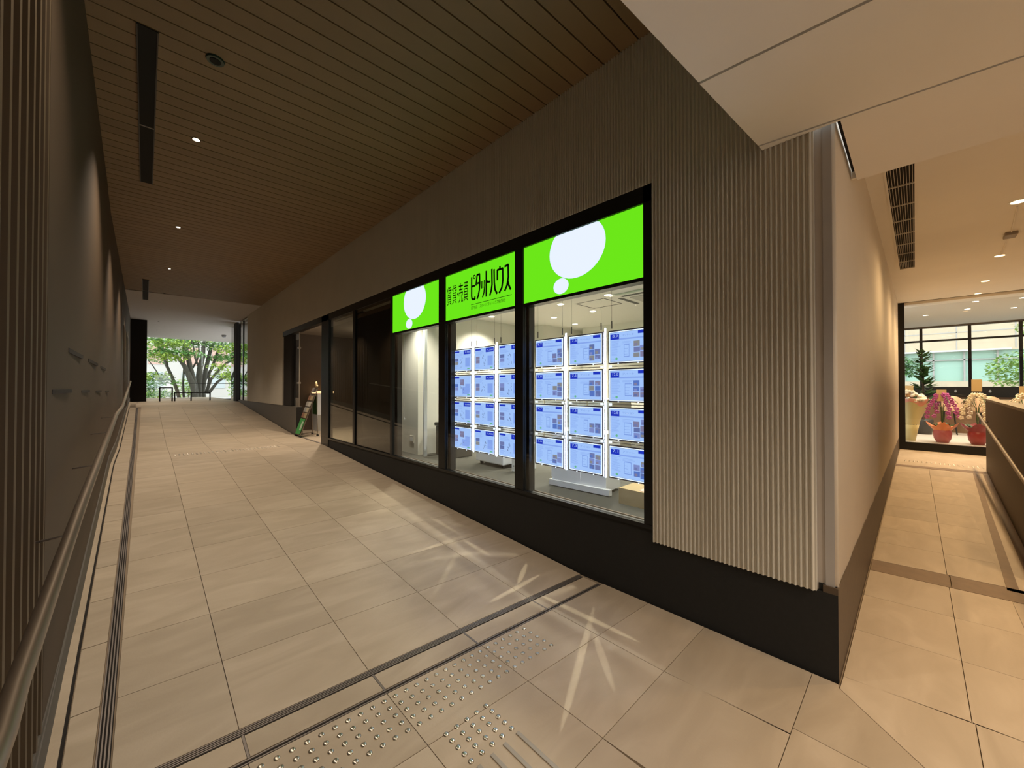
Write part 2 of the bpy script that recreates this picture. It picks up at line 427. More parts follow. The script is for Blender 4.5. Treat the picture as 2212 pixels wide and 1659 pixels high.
slab('dark_strip', [(4.64, -.52), (10.55, -.735), (10.55, -.69), (4.64, -.46)], M_DSTRIP, g=0)
slab('light_strip', [(4.64, -.585), (10.55, -.80), (10.55, -.735), (4.64, -.52)], M_TILE, g=0)
slab('dark_strip', [(4.64, -.66), (10.55, -.88), (10.55, -.80), (4.64, -.585)], M_DSTRIP, g=0)
slab('floor_tile', [(2.78, -1.6), (4.4, -1.6), (4.4, -.46), (2.72, -.46)], M_TILE, g=0)
# tactile domes and bars
tac = thing('tactile_paving', 'rows of metal warning domes studded in the floor before the ramp', 'tactile paving', (1.1, 1.6, 0))
dome = MB().lathe([(.0125, 0), (.0120, .002), (.0085, .0045), (.003, .005)], (0, 0, 0), 12)
dm = None
def put(name, x, y, parent, z=0):
    global dm
    if dm is None:
        o = dome.build(name, mat('dome_steel', (0.62, 0.58, 0.50), 0.3, 1.0), None, True); dm = o
    else:
        o = bpy.data.objects.new(name, dm.data); COL.objects.link(o)
    o.parent = parent; o.location = Vector((x, y, z)) - wloc(parent); return o
P = .0551
for j in range(5):
    for i in range(32):
        x = 1.72 - i * P + j * .0012; y = 1.694 - .0 - j * .0545 + i * P * .078
        if x < .02: continue
        put('dome', x, y, tac)
for j in range(5):
    for i in range(5):
        put('dome', 1.175 - i * P + j * .001, 1.409 - j * .0425 - i * -.001, tac)
bars = thing('tactile_paving', 'raised metal guide bars at the bottom edge of the tactile domes', 'tactile paving', (1.1, 1.1, 0))
for x in (.968, 1.037, 1.107, 1.183):
    MB().bbox(x - .009, x + .009, .86, 1.207, 0, .005, .002).build('bar', mat('bar_steel', (0.36, 0.32, 0.27), 0.5, 0.3), bars)
t2 = thing('tactile_paving', 'faint row of warning domes across the ramp by the shop entrance', 'tactile paving', (1.1, 8.5, .385))
for j in range(5):
    for i in range(28):
        put('dome', .37 + i * P, 8.35 + j * .055 - i * .002, t2, fz(.37 + i * P, 8.4))
t3 = thing('tactile_paving', 'row of raised bumps in front of the glazed cafe front', 'tactile paving', (11.6, -.3, 0))
for j in range(4):
    for i in range(18): put('dome', 11.3 + j * .06, .15 - i * .06, t3)

# ------------------------------------------------------------------ SHOP-FRONT WALL
wall = sempty('wall_front', 'ribbed grey-beige cladding wall above and beside the shop windows')
def flutes(y0, y1, z0, z1, name='fluted_panel', x=2.553, lip=0.012, P=.0247):
    n = max(1, round((y1 - y0) / P)); p = (y1 - y0) / n
    prof = []
    for i in range(n):
        for t, h in ((0, 0), (.30, 0), (.42, .55), (.56, 1), (.74, 1), (.88, .55)):
            prof.append((y0 + (i + t) * p, -lip * h))
    prof.append((y1, 0))
    mb = MB(); m = len(prof)
    vs = [(x + h, y, z0) for y, h in prof] + [(x + h, y, z1) for y, h in prof] + [(x + .03, y0, z0), (x + .03, y1, z0), (x + .03, y0, z1), (x + .03, y1, z1)]
    fs = [(i, i + m, i + m + 1, i + 1) for i in range(m - 1)]
    fs += [tuple(range(m)) + (2 * m + 1, 2 * m), tuple(range(m, 2 * m))[::-1] + (2 * m + 2, 2 * m + 3), (0, 2 * m, 2 * m + 2, m), (m - 1, 2 * m - 1, 2 * m + 3, 2 * m + 1)]
    return mb.add(vs, fs).build(name, M_FLUTE, wall)
flutes(.364, 1.262, .438, 4.0)
yy = [1.262, 4.2, 7.2, 10.2, 11.2]
for a, b in zip(yy, yy[1:]): flutes(a, b, 2.935, 4.0)
flutes(11.2, 15.87, 1.06, 4.0)
# wall core
MB().box(2.585, 2.70, .33, 1.255, 0, 4.05).build('wall_core', M_PLAINWALL, wall)
MB().box(2.585, 2.70, 1.255, 15.87, 2.95, 4.05).build('wall_core', M_PLAINWALL, wall)
MB().box(2.585, 2.70, 11.2, 15.87, .3, 2.95).build('wall_core', M_PLAINWALL, wall)
# recessed corner strip with rounded trim
MB().box(2.578, 2.70, .292, .33, .47, 3.2).build('corner_board', mat('corner_grey', (0.43, 0.40, 0.37), 0.6), wall)
MB().tube([(2.60, .296, .47), (2.60, .296, 3.2)], .018, 16).build('corner_trim', M_SIDEWALL, wall, True)
# black plinth
pl = sempty('baseboard_front', 'tall black plinth under the shop windows that shrinks as the ramp climbs')
MB().box(2.566, 2.70, .279, 1.27, -.02, .438).build('plinth_block', M_PLINTH, pl)
MB().box(2.580, 2.70, .285, .358, .438, .475).build('plinth_block', M_PLINTH, pl)
MB().box(2.566, 2.62, 1.27, 8.15, -.02, .532).build('plinth_block', M_PLINTH, pl)
MB().box(2.566, 2.70, 10.00, 17.75, .2, 1.055).build('plinth_block', mat('grey_plinth', (0.11, 0.10, 0.085), 0.6, var=.1, scale=30), pl)
MB().box(2.566, 2.70, 9.985, 10.00, .2, 1.055).build('plinth_end', M_DARK, pl)
MB().box(2.56, 2.60, 8.15, 9.98, .36, .388).build('threshold', M_SLOT, pl)

# side wall of the corner going to the cafe
side = sempty('wall_side', 'warm-lit panelled side wall running from the corner to the cafe front')
prof = []
n = 120
for i in range(n + 1):
    x = 2.615 + (13.45 - 2.615) * (i / n) ** 1.0
    prof.append((x, .2815 + .0012 * math.sin((x - 2.6) * 2 * math.pi / .62)))
vs = [(x, y, .30) for x, y in prof] + [(x, y, 3.75) for x, y in prof] + [(x, .50, .30) for x, y in prof] + [(x, .50, 3.75) for x, y in prof]
m = n + 1
fs = [(i + 1, i + 1 + m, i + m, i) for i in range(n)] + [(i + 2 * m, i + 3 * m, i + 1 + 3 * m, i + 1 + 2 * m) for i in range(n)] + [(i, i + 2 * m, i + 1 + 2 * m, i + 1) for i in range(n)]
MB().add(vs, fs).build('wavy_panel', M_SIDEWALL, side, True)
def sp(X): return .50 - .018 * (X - 2.6)
mb = MB(); mb.hexa([(2.5665, .2785, -.02), (13.45, .279, -.02), (13.45, .34, -.02), (2.5665, .34, -.02)], [(2.5665, .2785, .472), (13.45, .279, .30), (13.45, .34, .30), (2.5665, .34, .472)])
struct(mb.build('baseboard_side', mat('brown_plinth', (0.085, 0.058, 0.035), 0.6, var=.15, scale=30)), 'dark brown plinth along the foot of the side wall')

# ------------------------------------------------------------------ SHOP WINDOWS
fr = sempty('window_1', 'black aluminium shop-front frame with illuminated sign boxes')
def mull(y0, y1, z0=.532, z1=2.93, x0=2.552, x1=2.64, name='mullion', m=M_FRAME): return MB().box(x0, x1, y0, y1, z0, z1).build(name, m, fr)
mull(1.262, 1.326); mull(2.530, 2.640, x0=2.556); mull(3.825, 3.960, x0=2.556); mull(5.165, 5.225, x0=2.556); mull(6.52, 6.60, x0=2.556); mull(7.80, 8.20, z0=.38)
MB().box(2.552, 2.66, 1.262, 11.2, 2.815, 2.935).build('head_rail', M_FRAME, fr)
MB().box(2.548, 2.60, 1.262, 8.15, .516, .545).build('sill', M_FRAME, fr)
MB().box(2.60, 2.70, 1.326, 5.165, .50, .515).build('inner_sill', mat('inner_sill', (0.25, 0.25, 0.24), .5), fr)
MB().box(2.70, 2.706, 1.326, 5.165, .386, .525).build('sill_edge', M_STEEL, fr)
for a, b in ((1.326, 2.530), (2.640, 3.825), (3.960, 5.165)):
    MB().box(2.575, 2.583, a, b, .545, 2.286).build('pane', M_GLASS, fr)
    MB().box(2.556, 2.64, a, b, 2.262, 2.288).build('transom', M_FRAME, fr)
for a, b in ((5.225, 6.52), (6.60, 7.80)):
    MB().box(2.575, 2.583, a, b, .545, 2.815).build('pane', glass_mat('dim_glass', (0.8, 0.82, 0.78), 1.6, .04), fr)
# dark reveals (sides of the inner columns behind the glass)
for y, yb in ((2.530, 2.60), (3.825, 3.94), (5.165, 5.20)):
    MB().box(2.60, 2.715, y, yb, .386, 2.80).build('reveal', M_JAMB, fr)
MB().box(2.715, 2.725, 5.20, 6.55, .386, 2.95).build('reveal', M_DARK, fr)
MB().box(2.60, 2.715, 6.54, 6.56, .386, 2.95).build('reveal', M_DARK, fr)
# far glazing beside the wall end
g2 = sempty('window_2', 'tall coated glass panes at the far end of the shop wall')
MB().box(2.57, 2.58, 15.90, 16.72, 1.06, 3.94).build('pane', M_MIRRORGLASS, g2)
MB().box(2.57, 2.58, 16.78, 17.60, 1.06, 3.94).build('pane', M_MIRRORGLASS, g2)
MB().box(2.55, 2.62, 16.72, 16.78, 1.06, 3.95).build('mullion', M_FRAME, g2)
MB().box(2.55, 2.60, 15.88, 17.62, 3.92, 3.95).build('rail', M_STEEL, g2)
MB().box(2.70, 2.72, 15.88, 17.62, 1.0, 4.0).build('backing', M_DARK, g2)
MB().box(2.50, 2.70, 17.75, 18.35, 1.0, 4.0).build('post', M_DARK, g2)
MB().box(2.57, 2.58, 18.40, 19.5, 1.0, 4.0).build('pane', M_MIRRORGLASS, g2)

# ---- illuminated sign boxes
def sign(y0, y1, label):
    t = thing('sign_box', label, 'sign', (2.575, (y0 + y1) / 2, 2.286), 'illuminated green sign panels over the windows')
    MB().box(2.566, 2.64, y0, y1, 2.288, 2.812).build('panel', M_GREEN, t)
    return t
def ellipse(t, cy, cz, ry, rz, tilt, m=M_SWHITE, X=2.5645, name='white_bubble', ztop=2.812, n=48):
    poly = []
    for k in range(n):
        a = 2 * math.pi * k / n; u = ry * math.cos(a); w = rz * math.sin(a)
        y = cy + u * math.cos(tilt) - w * math.sin(tilt); z = cz + u * math.sin(tilt) + w * math.cos(tilt)
        poly.append((y, min(z, ztop)))
    q = [poly[0]]
    for p in poly[1:]:
        if (p[0] - q[-1][0]) ** 2 + (p[1] - q[-1][1]) ** 2 > 1e-8: q.append(p)
    return MB().prismX(q, X, X + .003).build(name, m, t)
s3 = sign(1.329, 2.525, 'green sign box with white speech bubble over the right window')
ellipse(s3, 1.925, 2.655, .284, .245, 0); ellipse(s3, 2.083, 2.370, .082, .066, 0)
s2 = sign(2.645, 3.82, 'green sign box with dark Japanese lettering over the middle window')
s1 = sign(3.965, 5.168, 'green sign box with white speech bubble over the left window')
ellipse(s1, 4.555, 2.660, .286, .248, 0); ellipse(s1, 4.692, 2.363, .084, .066, 0)
text_mesh('賃', M_SDARK2, XS, 3.790, 3.700, 2.462, 2.682, s2); text_mesh('貸', M_SDARK2, XS, 3.688, 3.598, 2.463, 2.682, s2)
ellipse(s2, 3.580, 2.566, .011, .013, 0, M_SDARK2, name='dot')
text_mesh('売', M_SDARK2, XS, 3.560, 3.476, 2.460, 2.680, s2); text_mesh('買', M_SDARK2, XS, 3.466, 3.384, 2.460, 2.675, s2)
# condensed katakana drawn as strokes  (u: 0..100 across, v: 0..100 up)
YL, YRr, ZB, ZT = 3.335, 2.700, 2.450, 2.722
def st(pts, w=3.0):
    mb = MB(); W_ = YL - YRr; H_ = ZT - ZB
    P3 = [(YL - u / 100 * W_, ZB + v / 100 * H_) for u, v in pts]
    for (a, b) in zip(P3, P3[1:]):
        d = Vector((b[0] - a[0], b[1] - a[1])); L = d.length; d /= L; nn = Vector((-d.y, d.x)) * (w / 100 * W_ / 2)
        e = d * (w / 100 * W_ * .18)
        A = Vector(a) - e; B = Vector(b) + e
        mb.prismX([(A + nn)[:], (A - nn)[:], (B - nn)[:], (B + nn)[:]][::-1], 2.5620, 2.5655)
    return mb
def glyph(strokes, w=3.0):
    mb = MB()
    for s in strokes:
        q = st(s, w); mb.add(q.v, q.f)
    mb.build('katakana', M_SDARK, s2)
ring = [(9.5 + 2.6 * math.cos(a), 92 + 6.5 * math.sin(a)) for a in [i * math.pi / 6 for i in range(13)]]
glyph([[(2, 93), (2, 18), (3, 8), (6, 3), (11, 3), (11, 12)], [(2, 56), (11, 56)], ], 3.2); glyph([ring], 1.5)
glyph([[(14, 56), (17, 96), (23.5, 96), (24, 60), (23, 35), (20, 12), (17, 2)], [(18, 62), (23.5, 62)], [(17, 96), (23.5, 96)]], 3.2)
glyph([[(28, 64), (28.5, 38)], [(32, 64), (32.3, 38)], [(36.5, 66), (37, 45), (35, 18), (31.5, 2)]], 2.4)
glyph([[(41, 98), (41, 2)], [(42, 60), (45, 55), (50.5, 54)]], 3.3)
glyph([[(55, 98), (55.5, 40), (53.5, 18), (50, 2)], [(60.5, 94), (61, 45), (63, 18), (67.5, 2)]], 3.3)
glyph([[(68.5, 52), (68.5, 88), (81, 88), (81.5, 45), (79, 18), (73, 2)], [(74.5, 98), (74.5, 88)]], 3.3)
glyph([[(86, 92), (93.5, 95), (94, 50), (91, 22), (86, 4)], [(93, 34), (95, 20), (99, 4)]], 3.3)
MB().box(2.5635, 2.5655, 2.69, 3.333, 2.403, 2.408).build('rule_line', M_SDARK, s2)
text_mesh('府中店', M_SDARK2, XS, 3.330, 3.219, 2.350, 2.388, s2); text_mesh('スターツピタットハウス株式会社', M_SDARK2, XS, 3.180, 2.778, 2.350, 2.388, s2)

# ------------------------------------------------------------------ LISTING PANELS in the windows
E_BLUE = emat('backlit_sheet', (0.38, 0.57, 1.0), 1.08); E_LED = emat('led_edge', (0.68, 0.80, 1.0), 1.7); E_ROD = emat('power_rod_light', (0.62, 0.74, 1.0), 26.0)
E_PRICE = emat('print_blue', (0.018, 0.045, 0.62), .9); E_TXT = emat('print_text', (0.20, 0.33, 0.86), .95)
E_BAND = emat('print_band', (0.27, 0.42, 0.94), 1.0); E_WTXT = emat('print_white', (0.45, 0.60, 1.0), 1.0); E_GRN = emat('print_green', (0.16, 0.52, 0.30), 1.0)
E_DK = emat('print_dark', (0.10, 0.13, 0.30), .9)
PH = [emat('photo_a', (0.15, 0.20, 0.48), .9), emat('photo_b', (0.27, 0.25, 0.42), .9), emat('photo_c', (0.12, 0.22, 0.66), .9), emat('photo_d', (0.30, 0.30, 0.32), .9), emat('photo_e', (0.20, 0.24, 0.52), .9), emat('photo_f', (0.26, 0.32, 0.70), .9)]
M_PFRAME = mat('panel_frame', (0.16, 0.14, 0.16), 0.3, 0.4)
M_CLIP = emat('clear_clip', (0.8, 0.88, 1.0), 1.4)
XPN = 2.700
def panel(yl, yr, zt, right, price, label, seed, style):
    rnd = random.Random(seed); h = .266; zb = zt - h; w = yl - yr
    t = thing('listing_panel', label, 'display panel', (XPN, (yl + yr) / 2, zb), 'backlit listing panels hung in the windows')
    MB().box(XPN, XPN + .012, yr, yl, zb, zt).build('frame', M_PFRAME, t)
    e = MB(); q = .010; X = XPN - .001
    for (a, b, c, d) in ((yr + q, yl - q, zb + q, zb + q + .006), (yr + q, yl - q, zt - q - .006, zt - q), (yr + q, yr + q + .006, zb + q, zt - q), (yl - q - .006, yl - q, zb + q, zt - q)):
        e.box(X, XPN, a, b, c, d)
    e.build('led_edge', E_LED, t)
    MB().box(XPN - .0005, XPN, yr + .018, yl - .018, zb + .018, zt - .018).build('sheet', E_BLUE, t)
    U = lambda u: yl - .020 - u * (w - .040); V = lambda v: zb + .020 + v * (h - .040)
    def rect(u0, u1, v0, v1, m, name, dx=.0010): return MB().box(XPN - dx, XPN - dx + .0004, U(u0), U(u1), V(v0), V(v1)).build(name, m, t)
    if style == 'rent':
        rect(.0, .25, .76, .95, E_PRICE, 'price_block'); rect(.76, .98, .90, 1.0, E_PRICE, 'heading_block')
        text_mesh(price, E_WTXT, XPN, U(.06), U(.22), V(.84), V(.93), t, 'price_text', .0016)
        rect(.25, 1.0, .74, .79, E_BAND, 'band')
        text_mesh('アパート' if seed % 3 else 'マンション', E_TXT, XPN, U(.34), U(.66), V(.86), V(.93), t, 'heading_text', .0014)
        tl = MB()
        for k in range(14):
            v = .70 - k * .038; tl.box(XPN - .0010, XPN - .0006, U(.03), U(.03 + rnd.uniform(.14, .26)), V(v), V(v + .012))
        for k in range(3):
            v = .66 - k * .04; tl.box(XPN - .0010, XPN - .0006, U(.34), U(.34 + rnd.uniform(.18, .34)), V(v), V(v + .010))
        tl.build('text_lines', E_BAND, t)
        fx = rnd.uniform(.38, .46); fw_ = rnd.uniform(.13, .2)
        rect(fx, fx + fw_, .14, .56, E_TXT, 'floor_plan'); rect(fx + .01, fx + fw_ - .01, .16, .54, E_BLUE, 'floor_plan_inner', .0013)
        fp = MB()
        for k in range(3): v = .22 + k * .1; fp.box(XPN - .0018, XPN - .0014, U(fx + .01), U(fx + fw_ * rnd.uniform(.4, .9)), V(v), V(v + .008))
        fp.build('floor_plan_lines', E_TXT, t)
        cols = [.64, .82]; pw = .16
        for i, c in enumerate(cols):
            v = rnd.uniform(.06, .12)
            for k in range(rnd.choice((2, 3))):
                hh = rnd.uniform(.15, .2)
                if v + hh > .7: break
                jx = rnd.uniform(-.01, .01)
                a = rect(c + jx, c + jx + pw, v, v + hh, rnd.choice(PH), 'photo')
                rect(c + jx + .02, c + jx + pw * .6, v + hh * .1, v + hh * .55, rnd.choice(PH), 'photo_detail', .0014)
                v += hh + .02
        text_mesh('ﾋﾟﾀｯﾄ', E_TXT, XPN, U(.04), U(.13), V(.05), V(.09), t, 'logo_text', .0014)
        c = (U(.175), V(.085)); MB().prismX([(c[0] + .011 * math.cos(a * math.pi / 6), c[1] + .010 * math.sin(a * math.pi / 6)) for a in range(12)], XPN - .0014, XPN - .001).build('logo_bubble', E_GRN, t)
    else:
        rect(.0, .30, .91, .99, E_PRICE, 'heading_block')
        if price:
            rect(.58, 1.0, .80, 1.0, E_PRICE, 'price_block')
            text_mesh(price, E_WTXT, XPN, U(.66), U(.97), V(.86), V(.94), t, 'price_text', .0016)
        tl = MB()
        for k in range(5): v = .84 - k * .04; tl.box(XPN - .0010, XPN - .0006, U(.02), U(.02 + rnd.uniform(.3, .5)), V(v), V(v + .012))
        for k in range(4): v = .22 - k * .045; tl.box(XPN - .0010, XPN - .0006, U(.02), U(.02 + rnd.uniform(.15, .25)), V(v), V(v + .012))
        tl.build('text_lines', E_BAND, t)
        for k in range(2): rect(.03, .24, .28 + k * .18, .44 + k * .18, rnd.choice(PH), 'photo')
        if not price:
            rect(.36, .60, .55, .85, PH[1], 'photo'); rect(.5, .9, .1, .45, E_BAND, 'photo')
        fp = MB(); u0 = rnd.uniform(.34, .4)
        for k in range(9):
            uu = u0 + rnd.uniform(0, .2); vv = rnd.uniform(.1, .6)
            fp.box(XPN - .0012, XPN - .0008, U(uu), U(uu + rnd.uniform(.01, .06)), V(vv), V(vv + .012)); fp.box(XPN - .0012, XPN - .0008, U(uu), U(uu + .012), V(vv), V(vv + rnd.uniform(.03, .1)))
        fp.build('floor_plan', E_DK, t)
        rect(.68, .95, .16, .62, E_BAND, 'text_table'); rect(.8, .94, .03, .08, E_GRN, 'logo')
    for u in (.26, .74):
        MB().lathe([(.005, -.004), (.005, .004)], (XPN - .004, yl - u * w, zb + .002), 8).build('clip', M_CLIP, t)
    return t
ROWZ = [1.958 - .3035 * k for k in range(4)]
prices3 = [['6.7', '7.5', '8.9'], ['5.8', '7.5', '12.0'], ['4.7', '7.5', '12.8'], ['3.6', '7.3', '7.1']]
prices2 = [['3,380', '4,280', '3,480'], [None, '4,180', '3,780'], ['3,080', '3,480', '3,380'], [None, '2,880', '1,780']]
rn = ['top row', 'second row', 'third row', 'bottom row']; cn = ['left column', 'middle column', 'right column']
cols3 = [(2.510, 2.160), (2.108, 1.755), (1.705, 1.352)]; cols2 = [(3.850, 3.497), (3.447, 3.094), (3.040, 2.685)]
sd_ = 10
for cols, pr, win, style in ((cols3, prices3, 'right window', 'rent'), (cols2, prices2, 'middle window', 'sale')):
    for c, (a, b) in enumerate(cols):
        for r_ in range(4):
            sd_ += 1; p = pr[r_][c]
            lab = ('glowing blue listing sheet, %s and %s of the %s' % (rn[r_], cn[c], win)) + ((', priced ' + p) if (p and style == 'rent') else '')
            panel(a, b, ROWZ[r_], 1, p, lab, sd_, style)
        # suspension: two cables, end rods
        zt = ROWZ[0]; t = thing('hanging_rail', 'pair of thin cables and bright power rod holding the %s in the %s' % (cn[c], win), 'display hanger', (XPN, (a + b) / 2, zt))
        for y in (a - .02, b + .03):
            MB().tube([(XPN + .02, y, 2.79), (XPN + .02, y, zt + .06)], .0009, 5).build('cable', M_BLACK, t)
            MB().tube([(XPN + .02, y, zt + .08), (XPN + .02, y, zt + .02)], .0045, 8).build('cable_end', M_DGREY, t)
        MB().box(XPN + .014, XPN + .022, b - .016, b - .006, ROWZ[3] - .275, zt + .03).build('power_rod', E_ROD, t)
        for r_ in range(3):
            z = ROWZ[r_] - .285
            MB().box(XPN + .012, XPN + .020, b, a, z - .003, z + .003).build('cross_rail', mat('clear_acrylic', (0.45, 0.42, 0.36), .15), t)
            for y in (a - .015, b + .015): MB().box(XPN - .002, XPN + .012, y - .010, y + .010, z - .009, z + .009).build('clip', M_CLIP, t)
            MB().tube([(XPN + .01, b - .010, z + .05), (XPN - .005, b - .022, z + .02), (XPN - .005, b - .022, z - .03), (XPN + .01, b - .010, z - .07)], .0022, 6).build('loop_wire', M_CLIP, t, True)

# ------------------------------------------------------------------ SHOP INTERIOR
ZF, ZC = .385, 2.80
sh = sempty('wall_shop', 'white plaster walls of the shop interior')
MB().box(7.25, 7.35, .5, 5.8, ZF - .1, 2.95).build('back_wall', M_WHITE, sh)
MB().box(3.30, 7.25, 5.73, 6.52, ZF - .1, 2.95).build('partition_wall', M_WHITE, sh)
MB().box(2.70, 7.25, .505, .55, ZF - .1, 2.95).build('inner_side_wall', M_WHITE, sh)
MB().box(5.9, 7.25, 5.25, 5.73, ZF, 2.80).build('wall_column', M_WHITE, sh)
MB().box(6.9, 7.25, 3.2, 5.0, 2.55, 2.80).build('bulkhead', M_WHITE, sh)
MB().box(3.285, 3.335, 5.50, 5.545, ZF, 2.80).build('corner_trim', M_WMET, sh)
struct(MB().box(2.62, 7.3, .5, 6.52, ZF - .08, ZF).build('floor_shop', M_CARPET), 'grey carpet floor inside the shop')
cs = sempty('ceiling_shop', 'white shop ceiling with downlights')
MB().box(2.70, 7.3, .5, 6.52, ZC, ZC + .06).build('ceiling_board', M_WHITE, cs)
hatch = thing('ceiling_hatch', 'square access hatch outlined in the shop ceiling', 'hatch', (5.05, 3.35, ZC))
for (a, b, c, d) in ((4.8, 5.3, 3.1, 3.11), (4.8, 5.3, 3.6, 3.61), (4.8, 4.81, 3.1, 3.6), (5.29, 5.3, 3.1, 3.6)): MB().box(a, b, c, d, ZC - .004, ZC).build('edge', M_DGREY, hatch)
ac = thing('air_conditioner', 'square ceiling cassette air conditioner in the shop ceiling', 'air conditioner', (5.1, 2.55, ZC))
MB().bbox(4.7, 5.5, 2.15, 2.95, ZC - .03, ZC, .012).build('casing', M_WHITE, ac)
MB().box(4.9, 5.3, 2.35, 2.75, ZC - .036, ZC - .03).build('grille', mat('ac_grille', (0.45, 0.43, 0.38), .6), ac)
for (a, b, c, d) in ((4.85, 5.35, 2.2, 2.26), (4.85, 5.35, 2.84, 2.90), (4.75, 4.81, 2.3, 2.8), (5.39, 5.45, 2.3, 2.8)): MB().box(a, b, c, d, ZC - .034, ZC - .03).build('vent_slot', M_DGREY, ac)
def downlight(x, y, z, r, energy, color, label, group, lens=M_LITE, spot=130, lit=True, rim=M_WMET):
    t = thing('downlight', label, 'ceiling light', (x, y, z), group)
    MB().lathe([(r * 1.25, -.004), (r * 1.25, 0)], (x, y, z), 20).build('rim', rim, t)
    MB().lathe([(r, -.006), (r, -.004)], (x, y, z), 20).build('lens', lens if lit else M_DARK, t)
    if lit and energy: lamp('SPOT', (x, y, z - .02), energy, color, r, spot, .8, parent=t)
    return t
place = ['near the middle of the right window', 'second from left above the panels', 'right of the hatch', 'rightmost above the panels', 'deep in the room', 'farthest back in the room', 'seen through the middle window', 'near the front left, added unseen to light the partition', 'near the front right']
for i, (x, y) in enumerate([(4.67, 2.95), (4.65, 3.78), (5.47, 3.75), (5.53, 2.95), (5.45, 4.59), (6.3, 4.75), (4.55, 5.30), (3.0, 5.45), (3.3, 1.6)]):  # front-left one is unseen, added to light the partition wall
    downlight(x, y, ZC, .05, LIGHT['shop'], COOL, 'round bright downlight in the shop ceiling, ' + place[i], 'shop ceiling downlights')
cab = thing('display_cabinet', 'white low cabinet with a foot board behind the right window', 'cabinet', (3.6, 2.55, ZF))
MB().hexa([(3.405, 2.90, ZF + .03), (3.465, 2.22, ZF + .03), (3.80, 2.25, ZF + .03), (3.74, 2.93, ZF + .03)][::-1], [(3.405, 2.90, 1.02), (3.465, 2.22, 1.02), (3.80, 2.25, 1.02), (3.74, 2.93, 1.02)][::-1]).build('body', M_WMET, cab)
MB().hexa([(3.37, 2.92, ZF + .01), (3.43, 2.16, ZF + .01), (3.48, 2.16, ZF + .01), (3.42, 2.92, ZF + .01)][::-1], [(3.37, 2.92, ZF + .07), (3.43, 2.16, ZF + .07), (3.48, 2.16, ZF + .07), (3.42, 2.92, ZF + .07)][::-1]).build('foot_board', M_WMET, cab)
MB().hexa([(3.395, 2.90, ZF + .10), (3.43, 2.52, ZF + .10), (3.44, 2.52, ZF + .10), (3.405, 2.90, ZF + .10)][::-1], [(3.395, 2.90, 1.0), (3.43, 2.52, 1.0), (3.44, 2.52, 1.0), (3.405, 2.90, 1.0)][::-1]).build('door', M_WMET, cab)
MB().box(3.5, 3.72, 2.3, 2.86, ZF, ZF + .03).build('base', M_DARK, cab)
bx = thing('cardboard_box', 'open-topped brown cardboard box with a pink sheet on the carpet by the right jamb', 'box', (3.45, 1.75, ZF))
MB().box(3.33, 3.62, 1.42, 1.99, ZF, ZF + .15).build('carton', M_CARD, bx)
MB().box(3.36, 3.55, 1.46, 1.80, ZF + .15, ZF + .153).build('paper', M_PINK, bx)
MB().box(3.40, 3.60, 1.45, 1.62, ZF + .153, ZF + .156).build('paper', M_WMET, bx, label='white sheet')
pr = thing('office_printer', 'large white office printer with drawers behind the middle window', 'printer', (3.8, 4.2, ZF))
MB().bbox(3.55, 4.10, 3.90, 4.50, ZF + .05, ZF + .24, .015).build('lower_drawer', M_WMET, pr)
MB().bbox(3.55, 4.10, 3.90, 4.50, ZF + .25, ZF + .42, .015).build('drawer', M_WMET, pr)
MB().bbox(3.56, 4.10, 3.90, 4.50, ZF + .43, ZF + .80, .02).build('body', M_WMET, pr)
MB().bbox(3.58, 4.05, 3.92, 4.48, ZF + .80, ZF + .92, .02).build('scanner_lid', M_DGREY, pr)
for z in (ZF + .19, ZF + .37): MB().box(3.545, 3.552, 4.14, 4.26, z, z + .04).build('handle', M_DGREY, pr)
for x in (3.62, 4.0):
    for y in (3.96, 4.44): MB().tube([(x, y - .012, ZF + .025), (x, y + .012, ZF + .025)], .025, 10).build('caster', M_BLACK, pr)
pc = thing('computer_tower', 'slim white computer tower beside the printer', 'computer', (3.8, 3.69, ZF))
MB().bbox(3.56, 3.92, 3.62, 3.74, ZF, ZF + .36, .008).build('case', M_WMET, pc); MB().box(3.556, 3.56, 3.69, 3.70, ZF + .07, ZF + .085).build('power_button', M_BLACK, pc)
bn = thing('waste_bin', 'dark grey bin standing against the white wall in the left window', 'bin', (3.7, 5.4, ZF))
MB().bbox(3.56, 3.90, 5.02, 5.60, ZF, ZF + .48, .02).build('body', M_DGREY, bn); MB().bbox(3.54, 3.92, 5.0, 5.62, ZF + .48, ZF + .54, .02).build('lid', M_BLACK, bn)
so = thing('wall_socket', 'white socket plate low on the shop partition wall', 'socket', (3.3, 5.9, ZF + .3))
p0 = onX(886, 940, 3.30); p1 = onX(895, 957, 3.30)
MB().bbox(3.288, 3.30, p1.y, p0.y, p1.z, p0.z, .003).build('plate', mat('socket_ivory', (0.62, 0.60, 0.54), .5), so)
MB().box(3.284, 3.288, p1.y + .02, p0.y - .02, p1.z + .03, p0.z - .03).build('outlet', M_WMET, so)
cdp = thing('cord', 'thin hanging blind cord looping down inside the left window', 'cord', (2.74, 5.12, 1.0))
MB().tube([(2.73, 5.14, 2.25), (2.73, 5.14, 1.08), (2.735, 5.12, 1.04), (2.74, 5.10, 1.06)], .003, 6).build('cord_line', M_WMET, cdp)
shelf = thing('storage_cabinet', 'pale storage cabinet deep in the shop behind the panels', 'cabinet', (5.0, 4.0, ZF))
MB().box(4.7, 5.2, 2.9, 4.6, ZF, 1.34).build('body', mat('pale_laminate', (0.55, 0.50, 0.40), .6), shelf)
for k in range(4): MB().box(4.69, 4.70, 2.92 + k * .42, 3.30 + k * .42, ZF + .05, 1.30).build('door', M_WMET, shelf)
pf0 = onX(1165, 862, 4.75); pf1 = onX(1189, 870, 4.75)
